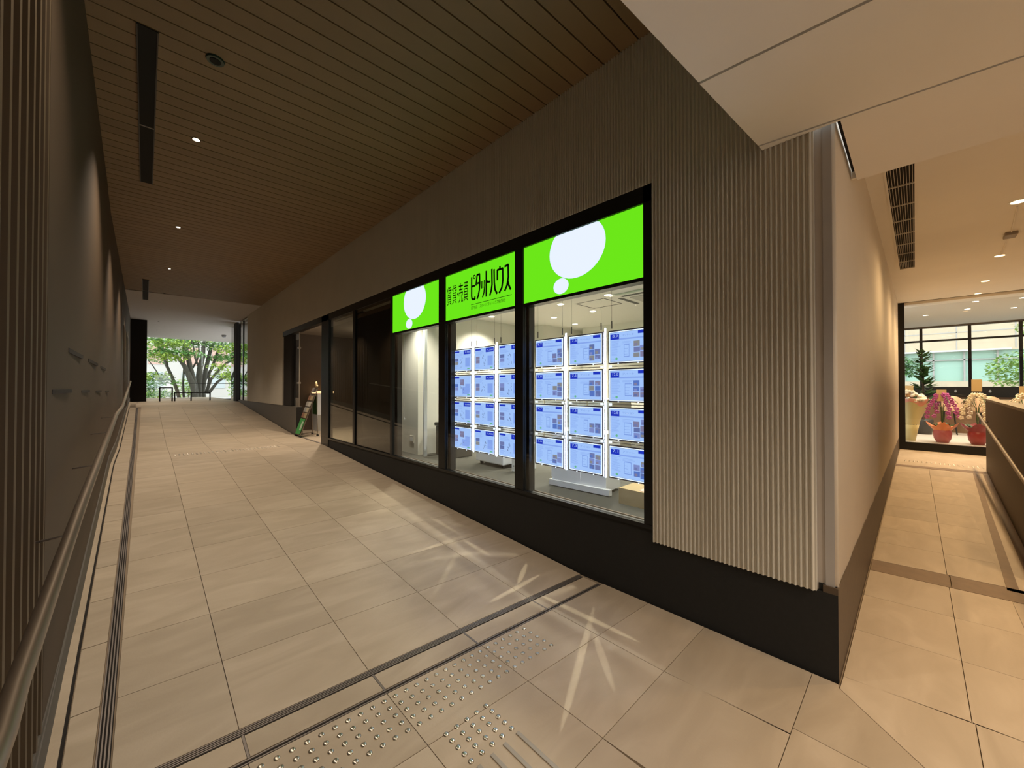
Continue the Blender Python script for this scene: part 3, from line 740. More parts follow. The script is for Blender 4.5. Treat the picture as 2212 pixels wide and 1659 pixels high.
fo = MB().box(4.72, 4.95, pf1.y, pf0.y, 1.34, 1.34 + .05).build('folder', mat('orange_card', (0.75, 0.22, 0.05), .5)); tag(fo, 'orange folder lying on the pale cabinet in the shop', 'folder')

# ------------------------------------------------------------------ LOBBY behind the entrance
lb = sempty('wall_lobby', 'dark brown entrance lobby behind the frameless glass')
MB().box(2.70, 6.0, 11.2, 11.3, .3, 3.0).build('lobby_wall', M_BROWN, lb)
MB().box(5.2, 5.3, 6.52, 11.2, .3, 3.0).build('lobby_wall', M_BROWN, lb)
MB().box(2.60, 5.3, 6.56, 11.2, ZF - .1, ZF).build('lobby_floor', M_TILE, lb)
MB().box(2.62, 5.3, 6.52, 11.3, 2.93, 3.0).build('lobby_ceiling', mat('lobby_ceiling', (0.3, 0.26, 0.22), .8), lb)
MB().box(2.58, 2.68, 10.48, 11.2, 1.06, 2.84).build('dark_jamb', M_DARK, lb)
MB().box(3.45, 5.2, 8.45, 8.50, 2.0, 2.93).build('light_panel', M_WHITE, lb)
MB().box(3.45, 5.2, 8.45, 8.50, ZF, 2.0).build('grey_partition', mat('grey_partition', (0.16, 0.17, 0.16), .6), lb)
gp = thing('glass_screen', 'frameless glass screen with metal patch clips beside the entrance', 'glass screen', (2.63, 10, 1.06))
MB().box(2.625, 2.637, 10.02, 10.48, 1.06, 2.84).build('pane', M_GLASS, gp)
MB().box(2.62, 2.642, 10.005, 10.02, 1.06, 2.84).build('edge', M_STEEL, gp)
for z in (1.62, 2.45): MB().box(2.60, 2.66, 9.99, 10.09, z - .02, z + .02).build('patch_clip', M_STEEL, gp)
rc = thing('reception_counter', 'white counter with a glowing top edge inside the entrance', 'counter', (3.3, 10.9, ZF))
MB().box(3.24, 3.62, 10.70, 11.15, ZF, ZF + .98).build('body', M_WMET, rc)
MB().box(3.22, 3.64, 10.68, 11.16, ZF + .98, ZF + 1.03).build('lit_top', emat('lit_top', (1.0, .62, .3), 1.6), rc)
MB().box(3.25, 3.61, 10.69, 10.70, ZF + .02, ZF + .42).build('lower_panel', mat('counter_slats', (0.4, 0.38, 0.33), .6), rc)
lamp('POINT', (4.2, 9.2, 2.6), LIGHT['lobby'], NEUT, .1); lamp('POINT', (4.3, 7.4, 2.7), LIGHT['lobby'] * .8, COOL, .1)
lamp('SPOT', (2.95, 9.1, 2.88), 170, NEUT, .04, 110, .7)  # added spot without a fixture, brightens the entrance floor and flyer rack
cup = MB().lathe([(.035, 0), (.045, .11)], (2.95, 7.35, .386), 16).build('paper_cup', M_WMET); tag(cup, 'white cup on the floor behind the brighter entrance pane', 'cup')
# flyer rack
rk = thing('flyer_rack', 'leaning metal flyer stand on casters with green poster in the entrance', 'flyer stand', (2.8, 9.6, ZF))
A = Vector((2.62, 9.72, ZF + .06)); B = Vector((2.66, 9.30, ZF + .06))
yA, yB = 9.94, 9.56
def RK(x, y, z): return (x, y, z)
bx_, tx_ = 2.54, 2.88; ztop = ZF + 1.12; zlo = ZF + .05
for y in (yA, yB):
    MB().tube([(bx_, y, zlo), (tx_, y - .1, ztop)], .009, 8).build('front_post', M_STEEL, rk)
    MB().tube([(tx_ - .03, y - .08, ZF + .98), (2.90, y, zlo)], .008, 8).build('rear_leg', M_STEEL, rk)
MB().tube([(bx_, yA, zlo), (2.90, yA, zlo), (2.90, yB, zlo), (bx_, yB, zlo), (bx_, yA, zlo)], .009, 8).build('base_frame', M_STEEL, rk)
for x in (bx_, 2.90):
    for y in (yA, yB): MB().tube([(x, y - .012, ZF + .025), (x, y + .012, ZF + .025)], .025, 10).build('caster', M_BLACK, rk)
def rp(s_, y): return (bx_ + (tx_ - bx_) * s_ - .012, y - .1 * s_, zlo + (ztop - zlo) * s_)
def flap(s0, s1, y0, y1, m, name, off=0):
    a, b, c, d = rp(s0, y1), rp(s0, y0), rp(s1, y0), rp(s1, y1); o = Vector((-.012 - off, 0, 0))
    q = [Vector(p) + o for p in (a, b, c, d)]; q2 = [p + Vector((.010, 0, 0)) for p in q]
    return MB().add([tuple(p) for p in q + q2], [(0, 1, 2, 3), (7, 6, 5, 4), (0, 4, 5, 1), (1, 5, 6, 2), (2, 6, 7, 3), (3, 7, 4, 0)]).build(name, m, rk)
flap(.02, .34, yA - .02, yB + .02, mat('green_poster', (0.05, 0.30, 0.07), .6), 'poster')
flap(.10, .28, yB + .15, yB + .05, mat('poster_figure', (0.45, 0.55, 0.42), .6), 'poster_figure', .004)
cc_ = [(0.25, .13, .08), (0.35, .28, .16), (.30, .30, .28), (.45, .40, .30), (.35, .33, .30), (.5, .48, .42)]
k = 0
for s0 in (.36, .48, .60, .73):
    for (a, b) in ((yA - .01, yA - .18), (yA - .20, yB + .01)):
        flap(s0, s0 + .10, a, b, mat('flyer_%d' % (k % 6), cc_[k % 6], .6), 'flyer', .006 * (k % 2)); k += 1
flap(.35, .87, yA, yB, mat('acrylic_back', (0.14, 0.12, 0.10), .3), 'back_board', -.012)
flap(.90, 1.0, yA - .08, yB, mat('header_card', (0.28, 0.25, 0.23), .5), 'header_card')
MB().blob((2.86, 9.54, ztop + .08), (.03, .04, .07), 8, 6, .2).build('ornament', mat('cream_ornament', (0.65, 0.52, 0.28), .6), rk, True, label='small cream figure clipped on top')
MB().blob((2.86, 9.49, ztop + .04), (.025, .05, .03), 8, 5, .2).build('ornament', mat('cream_ornament', (0.65, 0.52, 0.28), .6), rk, True)
MB().box(2.89, 2.895, 9.56, 9.9, ZF + .50, ZF + .92).build('rear_poster', mat('dark_green_poster', (0.03, 0.14, 0.02), .6), rk)

# ------------------------------------------------------------------ LEFT WALL
lw = sempty('wall_left', 'dark brown left wall with ribbed and flat panels')
def lpan(y0, y1, z0, z1, m, name, off=0.0, th=.1):
    pts = [y0] + [y for y in (2, 3, 5.6, 8) if y0 < y < y1] + [y1]
    mb = MB()
    for a, b in zip(pts, pts[1:]):
        mb.add([(lwx(a) + off - th, a, z0), (lwx(a) + off, a, z0), (lwx(b) + off, b, z0), (lwx(b) + off - th, b, z0), (lwx(a) + off - th, a, z1), (lwx(a) + off, a, z1), (lwx(b) + off, b, z1), (lwx(b) + off - th, b, z1)],
               [(0, 3, 2, 1), (4, 5, 6, 7), (0, 1, 5, 4), (1, 2, 6, 5), (2, 3, 7, 6), (3, 0, 4, 7)])
    return mb.build(name, m, lw)
lpan(-4.2, 2.335, -.1, 4.0, M_LBACK, 'back_board', -.02)
for i in range(34):
    y = 2.27 - i * .1
    if y < -1.2: break
    MB().box(lwx(y) - .02, lwx(y) + .004, y - .013, y + .013, .20, 4.0).build('rib', M_LRIB, lw)
lpan(2.335, 6.95, .2, 4.0, M_LWALL, 'flat_panel'); lpan(6.96, 12.0, .2, 4.0, M_LWALL, 'flat_panel', -.004); lpan(12.01, 19.5, .2, 4.0, M_LWALL, 'flat_panel', -.002)
for i in range(16):
    y = 13 + i * .22; MB().box(lwx(y) - .01, lwx(y) + .008, y, y + .05, 1.0, 3.0).build('rib', M_LRIB, lw)
lpan(-4.2, 19.5, -.1, .21, mat('grey_base', (0.12, 0.11, 0.095), .6), 'base_rail', .004, .12)
mb = MB()
for a, b in ((2, 3), (3, 4.5), (4.5, 5.6), (5.6, 8), (8, 10), (10, 12), (12, 15), (15, 19.5)):
    mb.hexa([(lwx(a) - .1, a, .1), (lwx(a) + .008, a, .1), (lwx(b) + .008, b, .1), (lwx(b) - .1, b, .1)], [(lwx(a) - .1, a, fz(0, a) + .16), (lwx(a) + .008, a, fz(0, a) + .16), (lwx(b) + .008, b, fz(0, b) + .16), (lwx(b) - .1, b, fz(0, b) + .16)])
mb.build('base_rail', mat('grey_base', (0.12, 0.11, 0.095), .6), lw)
for (a, b) in ((148, 174), (191, 207), (217, 226)):
    ya = {148: 757, 191: 778, 217: 793}[a]; yb = {174: 771, 207: 788, 226: 798}[b]
    def solve(x, y):
        X = -.3
        for _ in range(30): p = onX(x, y, X); X = lwx(p.y)
        return p
    p, q = solve(a, ya), solve(b, yb)
    MB().box(min(lwx(p.y), lwx(q.y)) - .01, max(lwx(p.y), lwx(q.y)) + .002, p.y, q.y, (p.z + q.z) / 2 - .012, (p.z + q.z) / 2 + .012).build('slot_inlay', M_DARK, lw)
for (a, b) in ((112, 147), (176, 190), (207, 216), (227, 233)):
    p, q = solve(a, 846), solve(b, 845)
    MB().box(min(lwx(p.y), lwx(q.y)) - .01, max(lwx(p.y), lwx(q.y)) + .002, p.y, q.y, (p.z + q.z) / 2 - .009, (p.z + q.z) / 2 + .009).build('slot_inlay', M_DARK, lw)
struct(MB().box(-.42, .045, 19.5, 19.9, .9, 4.0).build('wall_pier', M_DARK), 'black pier closing the left side of the passage end')
# handrail
hr = thing('handrail', 'round metal handrail on brackets climbing along the left wall', 'handrail', (-.17, 2, 0))
RP = [(-.155, -1.2, .90), (-.155, .3, .93)]
for (x, y, X) in ((0, 1599, -.16), (34, 1487, -.165), (118, 1252, -.17), (172, 1100, -.175), (251, 895, -.20), (264, 878, -.212), (282, 824, -.24)):
    RP.append(tuple(onX(x, y, X)))
MB().tube(RP, .017, 14).build('rail', M_STEEL, hr, True)
def railat(y):
    for a, b in zip(RP, RP[1:]):
        if a[1] <= y <= b[1]:
            t = (y - a[1]) / (b[1] - a[1]); return tuple(a[i] + (b[i] - a[i]) * t for i in range(3))
for y in (-.3, 2.1, 3.3, 4.6, 6.0):
    p = railat(y)
    MB().tube([(p[0], y, p[2] - .015), (p[0] - .01, y, p[2] - .06), (lwx(y) - .01, y, p[2] - .07)], .0045, 8).build('bracket', M_SLOT, hr, True)

# ------------------------------------------------------------------ CEILINGS
ce = sempty('ceiling', 'dark brown planked ceiling over the ramp passage')
y = .62; k = 0
while y < 13.6:
    s_ = .037
    MB().prism([(-.46, y + s_ * 3.0), (2.552, y), (2.552, y + .136), (-.46, y + .136 + s_ * 3.0)], 4.0, 4.015).build('plank', M_WOOD, ce)
    y += .147; k += 1
MB().box(-.6, 2.7, .6, 14, 4.016, 4.06).build('backing', M_DARK, ce)
MB().box(-.6, 4.2, y + .02, 26, 4.0, 4.06).build('smooth_board', M_SLAB, ce)
def vent(y0, y1, label):
    t = thing('linear_vent', label, 'vent', (0, y0, 4.0))
    MB().box(-.055, .045, y0, y1, 3.992, 3.999).build('slot', M_DARK, t)
    for x in (-.062, .045): MB().box(x, x + .008, y0, y1, 3.988, 3.999).build('edge', mat('vent_edge', (0.05, 0.045, 0.04), .4, .5), t)
    MB().box(-.055, .045, (y0 + y1) / 2 - .01, (y0 + y1) / 2 + .01, 3.989, 3.992).build('bracket', M_SLOT, t)
vent(3.65, 6.43, 'long dark slot vent in the planked ceiling, nearer one'); vent(12.2, 15.0, 'short dark slot vent far down the passage ceiling')
sp_ = thing('ceiling_speaker', 'small round dark speaker in the planked ceiling', 'speaker', (.37, 3.66, 4.0))
MB().lathe([(.055, -.012), (.06, 0)], (.37, 3.66, 3.999), 20).build('body', mat('speaker_green', (0.02, 0.045, 0.035), .3, .4), sp_)
MB().lathe([(.035, -.016), (.035, -.012)], (.37, 3.66, 3.999), 20).build('grille', M_DARK, sp_)
nm = ['brightest and nearest', 'second along the passage', 'third along the passage', 'fourth along the passage, dark lens with an added spot', 'fifth along the passage, dark lens with an added spot', 'sixth along the passage, dark lens with an added spot', 'farthest, dark lens with an added spot']
downlight(.355, 2.06, 3.999, .04, LIGHT['wood'] * .6, NEUT, 'small recessed downlight overhead, above the photo edge', 'passage ceiling downlights', lens=M_LITE, rim=M_DARK, spot=110)
for i, yy_ in enumerate((4.97, 7.88, 10.76, 13.69, 16.6, 19.6, 22.6)):
    downlight(.355, yy_, 3.999, (.028, .026, .018, .02, .02, .02, .02)[i], LIGHT['wood'] if i < 3 else 0, NEUT, 'small recessed downlight, ' + nm[i], 'passage ceiling downlights', lens=M_LITE, lit=i < 3, rim=M_DARK, spot=110)
    if i >= 3: lamp('SPOT', (.355, yy_, 3.97), LIGHT['wood'] * .7, NEUT, .03, 100, .8)  # added spot below each dark lens brightens the far floor
cm = thing('dome_camera', 'little dome camera hanging near the far ceiling edge', 'camera', (2.68, 22.5, 4.0))
MB().lathe([(.02, -.12), (.07, -.10), (.09, -.05), (.09, 0)], (2.68, 22.5, 4.0), 14).build('dome', mat('camera_grey', (0.3, 0.3, 0.3), .4), cm, True)
# white soffit over the corner
sf = sempty('ceiling_soffit', 'pale suspended ceiling boards over the corner in front of the shop')
def ey(X): return .80 - .081 * X
sx = [-.9, -.26, 1.10, 1.795, 2.495]
JL = [lambda y: -.30 + 0 * y, lambda y: .40 + .06 * (.7 - y), lambda y: 1.09 + .075 * (.7 - y), lambda y: 1.78 + .09 * (.65 - y), lambda y: 2.487 + .118 * (.6 - y)]
HW = .0075
for j0, j1 in zip(JL, JL[1:]):
    MB().prism([(j0(-4) + HW, -4), (j1(-4) - HW, -4), (j1(ey(j1(.6))) - HW, ey(j1(.6))), (j0(ey(j0(.6))) + HW, ey(j0(.6)))], 2.86, 2.90).build('soffit_board', M_SOFF, sf)
J4 = JL[4]
MB().prism([(J4(-4) + HW, -4), (3.36, -4), (3.36, .252), (2.548, .252), (2.548, ey(2.548)), (J4(.6) + HW, ey(2.5))], 2.86, 2.90).build('soffit_board', M_SOFF, sf)
for j in JL[1:]:
    MB().prism([(j(-4) - .02, -4), (j(-4) + .02, -4), (j(.55) + .02, .55), (j(.55) - .02, .55)], 2.885, 2.901).build('joint_strip', M_DARK, sf)
MB().box(-.5, 3.36, -4, .22, 2.902, 2.93).build('soffit_backing', M_DARK, sf)
MB().prism([(-.5, .22), (2.54, .22), (2.54, ey(2.54) - .01), (-.5, ey(-.5) - .01)], 2.902, 2.93).build('soffit_backing', M_DARK, sf)
MB().prism([(-.5, ey(-.5) - .03), (2.54, ey(2.54) - .03), (2.54, ey(2.54)), (-.5, ey(-.5))], 2.931, 4.02).build('fascia', M_SOFF, sf)
MB().box(2.55, 3.36, .237, .275, 2.915, 2.93).build('shadow_gap', M_DARK, sf)
MB().box(3.34, 3.36, -4, .28, 2.87, 3.40).build('fascia', M_SOFF, sf)
# higher ceiling of the corridor
def hz(X): return 3.28 + .033 * (X - 4.22)
hc = sempty('ceiling_corridor', 'warm-lit white ceiling of the corridor leading to the cafe')
MB().prism([(3.35, -4), (13.44, -4), (13.44, .30), (3.35, .30)], lambda x, y: hz(x), lambda x, y: hz(x) + .05).build('ceiling_board', M_SOFF, hc)
MB().box(13.46, 13.9, -5, .4, hz(13.5) - .06, hz(13.5) + .1).build('ceiling_board', M_SOFF, hc)
MB().box(13.43, 13.47, -4, .4, hz(13.5) + .01, hz(13.5) + .1).build('joint_backing', M_DARK, hc)
MB().box(13.385, 13.41, -4, .28, hz(13.4) - .004, hz(13.4)).build('joint_strip', M_DARK, hc)
vg = thing('vent_grille', 'long slatted air grille in the corridor ceiling beside the side wall', 'vent grille', (6.5, .07, hz(6.5)))
y0v, y1v = -.01, .155
MB().prism([(4.24, y0v), (8.85, y0v), (8.85, y1v), (4.24, y1v)], lambda x, y: hz(x) - .006, lambda x, y: hz(x) - .002).build('duct', M_DARK, vg)
for k in range(9):
    yv = y0v + .010 + k * .018
    MB().prism([(4.24, yv), (8.85, yv), (8.85, yv + .003), (4.24, yv + .003)], lambda x, y: hz(x) - .016, lambda x, y: hz(x) - .006).build('slat', mat('grille_white', (0.55, 0.5, 0.42), .5), vg)
for k in range(9):
    xv = 4.24 + k * .572
    MB().prism([(xv, y0v), (xv + .015, y0v), (xv + .015, y1v), (xv, y1v)], lambda x, y: hz(x) - .018, lambda x, y: hz(x) - .006).build('cross_bar', mat('grille_white', (0.55, 0.5, 0.42), .5), vg)
for ya in (y0v - .012, y1v): MB().prism([(4.22, ya), (8.87, ya), (8.87, ya + .012), (4.22, ya + .012)], lambda x, y: hz(x) - .014, lambda x, y: hz(x) - .001).build('frame', M_SOFF, vg)
cl = ['nearest, at the right edge of the photo', 'second along the corridor', 'third along the corridor', 'last one before the cafe front']
for i, (x, yq) in enumerate(((6.24, -.72), (9.04, -.87), (11.45, -.93), (13.2, -.97))):
    downlight(x, yq, hz(x), .05, LIGHT['corr'] * (1.3, 2.2, 2.6, 2.2)[i], WARM, 'warm round corridor downlight, ' + cl[i], 'corridor ceiling downlights', lens=M_LITEW, spot=160)
downlight(4.45, -1.15, hz(4.45), .055, LIGHT['corr'] * 1.0, WARM, 'warm round corridor downlight just outside the frame', 'corridor ceiling downlights', lens=M_LITEW)
jb = thing('ceiling_box', 'small flat sensor box on the corridor ceiling with thin conduits', 'sensor', (7.63, -.83, hz(7.63)))
MB().bbox(7.55, 7.75, -.87, -.77, hz(7.6) - .04, hz(7.6), .01).build('body', mat('sensor_grey', (0.3, 0.25, 0.2), .5), jb)
MB().tube([(6.4, -.73, hz(6.4) - .006), (7.6, -.82, hz(7.6) - .006)], .006, 6).build('conduit', M_SOFF, jb); MB().tube([(7.7, -.82, hz(7.7) - .006), (9.0, -.87, hz(9) - .006)], .006, 6).build('conduit', M_SOFF, jb)
# soffit downlights behind the viewpoint
for i, (x, yq, e, c) in enumerate(((.35, -1.2, 1.0, NEUT), (1.75, -1.2, 1.0, NEUT), (1.1, -2.6, .8, NEUT), (2.9, -2.2, 1.0, WARM))):
    downlight(x, yq, 2.859, .05, LIGHT['soff'] * e, c, 'recessed soffit downlight behind the viewpoint, ' + ('near left', 'near middle', 'far middle', 'right, by the corridor')[i], 'soffit downlights behind the viewpoint')
# narrow spots added at the listing panels to draw light streaks on the floor
def streak(a, b, src, e, w=.042):
    A = fl(*a); B = fl(*b); S = Vector(src); Mid = (A + B) / 2; d = (Mid - S); D = d.length; d.normalize()
    t = (B - A); tx = (t - d * t.dot(d)); L = tx.length; tx.normalize(); ty = d.cross(tx)
    ld = bpy.data.lights.new('streak_spot', 'SPOT'); ld.energy = e; ld.color = (1.0, .93, .72); ld.shadow_soft_size = .004
    ld.spot_size = 2 * math.atan(L / 2 / D); ld.spot_blend = .2
    o = bpy.data.objects.new('streak_spot', ld); COL.objects.link(o)
    m = Matrix.Identity(4)
    for i, ax in enumerate((tx * 1.0, ty * min(1, w / L), -d)):
        for j in range(3): m[j][i] = ax[j]
    m[0][3], m[1][3], m[2][3] = S; o.matrix_world = m
def fl(x, y):
    z = 0.0
    for _ in range(80):
        p = onZ(x, y, z); z = z * .5 + .5 * fz(p.x, p.y)
    return p
for a, b, y, z, e in (((919, 1185), (1024, 1151), 2.98, 1.6, 40), ((913, 1106), (1000, 1158), 3.42, 1.6, 26), ((1000, 1166), (1060, 1201), 3.08, 1.3, 26), ((854, 1220), (1084, 1186), 3.42, 1.4, 18),
    ((940, 1280), (995, 1182), 3.08, 1.5, 22), ((1060, 1300), (1171, 1239), 2.16, 1.5, 50), ((1119, 1261), (1138, 1217), 2.12, 1.3, 34), ((1153, 1277), (1385, 1389), 1.74, 1.6, 50), ((1287, 1298), (1215, 1566), 1.74, 1.9, 60),
    ((1276, 1345), (1327, 1493), 1.76, 1.7, 30), ((756, 1136), (962, 1114), 3.42, 1.9, 22), ((1030, 1160), (860, 1200), 2.75, 1.3, 18)):
    streak(a, b, (2.685, y, z), e * 1.3)
# walls added unseen behind the viewpoint to hold back sky light, with paving outside
struct(MB().box(2.0, 14, -4.2, -4.0, -.1, 4.0).build('wall_rear', M_SIDEWALL), 'plain unseen wall added behind the viewpoint to keep sky light out')
struct(MB().box(-.6, .7, -4.2, -4.0, -.1, 4.0).build('wall_daylight_block', M_LWALL), 'dark unseen wall added to narrow the daylight opening behind the viewpoint')  # added to cut daylight falling on the left wall
struct(MB().box(-12, 14, -40, -4.2, -.3, -.02).build('ground_entrance', mat('street_paving', (0.45, 0.44, 0.42), .9)), 'pavement outside the entrance behind the viewpoint')
struct(MB().box(-.6, 2.6, .0, .0 + .001, 0, 0.001).build('trim_1', M_DARK)) if False else None

# ------------------------------------------------------------------ PARAPET on the right
pp = thing('parapet_wall', 'low dark brown wall with a stone coping right of the corridor', 'parapet', (8, -.8, 0))
M_PARA = mat('dark_brown_wall', (0.065, 0.042, 0.025), .55, var=.1, scale=20)
def PYf(X): return -.515 - .0333 * (X - 3.6)
MB().prism([(4.9, PYf(4.9) - .15 - .10), (11.05, PYf(11.05) - .15), (11.05, PYf(11.05) - .117 + .0), (4.9, PYf(4.9) - .10)], 0, 1.28).build('wall_body', M_PARA, pp)
MB().prism([(4.9, PYf(4.9) - .30), (11.06, PYf(11.05) - .18), (11.06, PYf(11.05) - .105), (4.9, PYf(4.9) - .09)], 1.28, 1.31).build('coping', mat('grey_coping', (0.22, 0.19, 0.14), .45), pp)
r2 = thing('handrail', 'metal handrail descending along the low wall on the right', 'handrail', (9, -.75, .8))
q1 = onY(2112, 893, PYf(11.0) - .04); q2 = Vector((5.0, PYf(5) - .05, .76))
pq = onY(2212, 1037, PYf(6.4) - .05)
MB().tube([q1, pq, pq + (pq - q1) * .35], .017, 12).build('rail', M_STEEL, r2, True)
for t_ in (.15, .5, .85):
    p = q1.lerp(pq, t_); MB().tube([p, p + Vector((0, -.03, -.05)), p + Vector((0, -.12, -.06))], .006, 8).build('bracket', M_BLACK, r2)

# ------------------------------------------------------------------ CAFE
cf = sempty('window_3', 'black framed glazed cafe front at the end of the corridor')
MB().box(13.44, 13.56, -4, .34, 0, .185).build('base_rail', M_FRAME, cf)
MB().box(13.44, 13.56, .17, .34, .185, hz(13.5)).build('side_post', M_FRAME, cf)
MB().box(13.49, 13.50, -4, .17, .185, hz(13.5)).build('pane', M_GLASS, cf)
ZK, KC = .18, 3.50
kf = sempty('floor_cafe', 'pale cafe floor')
MB().box(13.56, 19.0, -6, 2.5, ZK - .05, ZK).build('floor_slab', mat('cafe_floor', (0.62, 0.58, 0.52), .35), kf)
kc = sempty('ceiling_cafe', 'pale ceiling of the cafe')
MB().box(13.56, 19.0, -6, 2.5, KC + .05, KC + .1).build('ceiling_board', mat('cafe_ceiling', (0.7, 0.66, 0.58), .8), kc)
kw = sempty('wall_cafe', 'cafe walls around the seating')
MB().box(13.56, 19.1, 1.6, 1.7, 0, 3.6).build('side_wall', M_BROWN, kw)
MB().box(13.56, 19.1, -6.1, -6, 0, 3.6).build('side_wall', M_WHITE, kw)
MB().box(18.95, 19.05, -6, 1.6, 0, 1.22).build('dado', mat('cafe_wood', (0.16, 0.085, 0.04), .5), kw)
MB().box(18.93, 19.05, -6, 1.6, 1.22, 1.54).build('dark_back_rail', M_BLACK, kw)
MB().box(18.9, 19.1, -6, 1.6, 3.50, 3.62).build('window_head', M_BROWN, kw)
w4 = sempty('window_4', 'cafe rear windows with dark mullions')
for y in (1.0, -.15, -1.21, -2.2, -3.2, -4.3): MB().box(18.96, 19.04, y - .035, y + .035, 1.54, 3.5).build('mullion', M_FRAME, w4)
MB().box(18.965, 19.035, -6, 1.6, 3.04, 3.10).build('transom', M_FRAME, w4)
MB().box(18.995, 19.0, -6, 1.6, 1.54, 3.5).build('pane', M_GLASS, w4)
kl = ['left pair, front', 'middle', 'left, deeper', 'right, deeper', 'far right']
for i, (x, yq) in enumerate(((14.2, -1.0), (15.4, -.95), (15.9, -.22), (16.0, -1.75), (14.4, -1.7))):
    downlight(x, yq, KC + .05, .05, LIGHT['cafe'] * 3.5, NEUT, 'cafe ceiling downlight, ' + kl[i], 'cafe ceiling downlights')
for i, y in enumerate((-.35, -.9, -1.6, -2.3)):
    t = MB().blob((18.92, y, 1.40), (.004, .03, .045), 8, 4).build('wall_lamp', M_WMET); tag(t, 'tiny white oval fitting on the dark cafe rail, %s' % ['first from the left', 'second from the left', 'third from the left', 'rightmost'][i], 'fitting', 'small fittings on the cafe rail')
# flower arrangements
M_LEAF = mat('dark_leaf', (0.04, 0.10, 0.025), .5, var=.2, scale=20)
def cone_wrap(c, z0, z1, r0, r1, n=20, wav=.15, jag=.12):
    mb = MB(); k = 4; base = 0
    for i in range(k + 1):
        for j in range(n):
            a = 2 * math.pi * j / n; t = i / k; r = r0 + (r1 - r0) * t ** 1.3; r *= 1 + wav * t * math.sin(a * 4 + 1)
            z = z0 + (z1 - z0) * t + (jag * math.cos(a * 4) if i == k else 0)
            mb.v.append((c[0] + r * math.cos(a), c[1] + r * math.sin(a), z))
    for i in range(k):
        for j in range(n):
            a = i * n + j; b = i * n + (j + 1) % n; mb.f.append((a, b, b + n, a + n))
    return mb
def orchids(mb, c, z0, z1, rad, arc, n=9, dirs=4):
    for d in range(dirs):
        a = 2 * math.pi * d / dirs + .4
        for k in range(n):
            t = k / (n - 1); r = rad * (.25 + .9 * t); z = z1 - (z1 - z0) * t ** 1.6
            p = (c[0] + r * math.cos(a) + random.uniform(-.015, .015), c[1] + r * math.sin(a) + random.uniform(-.02, .02), z)
            for q in range(5):
                b = 2 * math.pi * q / 5; mb.blob((p[0], p[1] + .028 * math.cos(b), p[2] + .028 * math.sin(b)), (.012, .024, .024), 6, 3, .1)
def arrangement(c, label, pot, wrap, flower, cardz, kind):
    t = thing('flower_arrangement', label, 'flowers', (c[0], c[1], ZK), 'congratulation flowers along the cafe window')
    prof = [(.10, 0), (.145, .10), (.16, .22), (.15, .30), (.13, .31)] if kind != 'tall' else [(.10, 0), (.14, .25), (.17, .42)]
    MB().lathe([(r, z) for r, z in prof], (c[0], c[1], ZK), 20).build('pot', pot, t, True)
    if kind == 'tall':
        cone_wrap(c, ZK + .40, ZK + .92, .16, .31, jag=.07).build('wrapping', wrap[0], t, True); cone_wrap(c, ZK + .55, ZK + 1.02, .18, .30, jag=.05).build('wrapping', wrap[1], t, True)
        MB().tube([(c[0] - .165 * math.cos(a), c[1] + .165 * math.sin(a), ZK + .41) for a in [i * math.pi / 8 for i in range(17)]], .006, 6).build('ribbon', M_BROWN, t)
        mb = MB()
        for _ in range(90):
            a = random.uniform(0, 6.28); r = random.uniform(0, .30); mb.blob((c[0] + r * math.cos(a), c[1] + r * math.sin(a), ZK + 1.0 + (1 - (r / .3) ** 2) * .22 + random.uniform(-.04, .04)), .042, 6, 4, .25)
        mb.build('blossoms', flower, t, True, kind='stuff')
    else:
        cone_wrap(c, ZK + .28, ZK + .44, .14, .235, wav=.2, jag=.06).build('wrapping', wrap[0], t, True)
        st_ = MB()
        for d in range(4):
            a = 2 * math.pi * d / 4 + .4; st_.tube([(c[0], c[1], ZK + .3), (c[0] + .03 * math.cos(a), c[1] + .03 * math.sin(a), ZK + .85), (c[0] + .15 * math.cos(a), c[1] + .15 * math.sin(a), ZK + 1.12), (c[0] + .28 * math.cos(a), c[1] + .28 * math.sin(a), ZK + .95)], .006, 5)
        st_.build('stems', M_LEAF, t)
        mb = MB(); orchids(mb, c, ZK + .62, ZK + 1.16, .25, 0); mb.build('blossoms', flower, t, True, kind='stuff')
        lf = MB()
        for _ in range(7):
            a = random.uniform(0, 6.28); lf.leaf((c[0], c[1], ZK + .36), (math.cos(a), math.sin(a), .5), .09, .26, -.25)
        lf.build('leaves', M_LEAF, t)
    MB().tube([(c[0] - .02, c[1] + .02, ZK + .5), (c[0] - .02, c[1] + .02, ZK + cardz)], .004, 5).build('card_stick', M_BROWN, t)
    MB().box(c[0] - .035, c[0] - .030, c[1] - .07, c[1] + .09, ZK + cardz - .02, ZK + cardz + .26).build('name_card', mat('name_card', (0.62, 0.44, 0.22), .6), t)
    return t
M_YP = mat('yellow_paper', (0.62, 0.52, 0.25), .6); M_PP = mat('salmon_paper', (0.80, 0.36, 0.26), .6)
arrangement((14.0, .10), 'white blossoms in yellow and pink paper wrap at the left end of the cafe window', M_YP, (M_YP, M_PP), mat('white_petal', (0.80, 0.74, 0.60), .6), 1.12, 'tall')
arrangement((14.02, -.45), 'purple orchids in a rose pot with orange wrap in the cafe window', mat('rose_pot', (0.42, 0.09, 0.10), .5), (mat('orange_paper', (0.80, 0.25, 0.09), .5),), mat('purple_petal', (0.45, 0.08, 0.30), .6), 1.02, 'orchid')
arrangement((14.05, -1.0), 'cream orchids in a dark red wrapped pot next to the parapet', mat('red_pot', (0.30, 0.01, 0.015), .4), (mat('crimson_paper', (0.25, 0.005, 0.012), .5),), mat('cream_petal', (0.80, 0.68, 0.50), .6), 1.26, 'orchid')
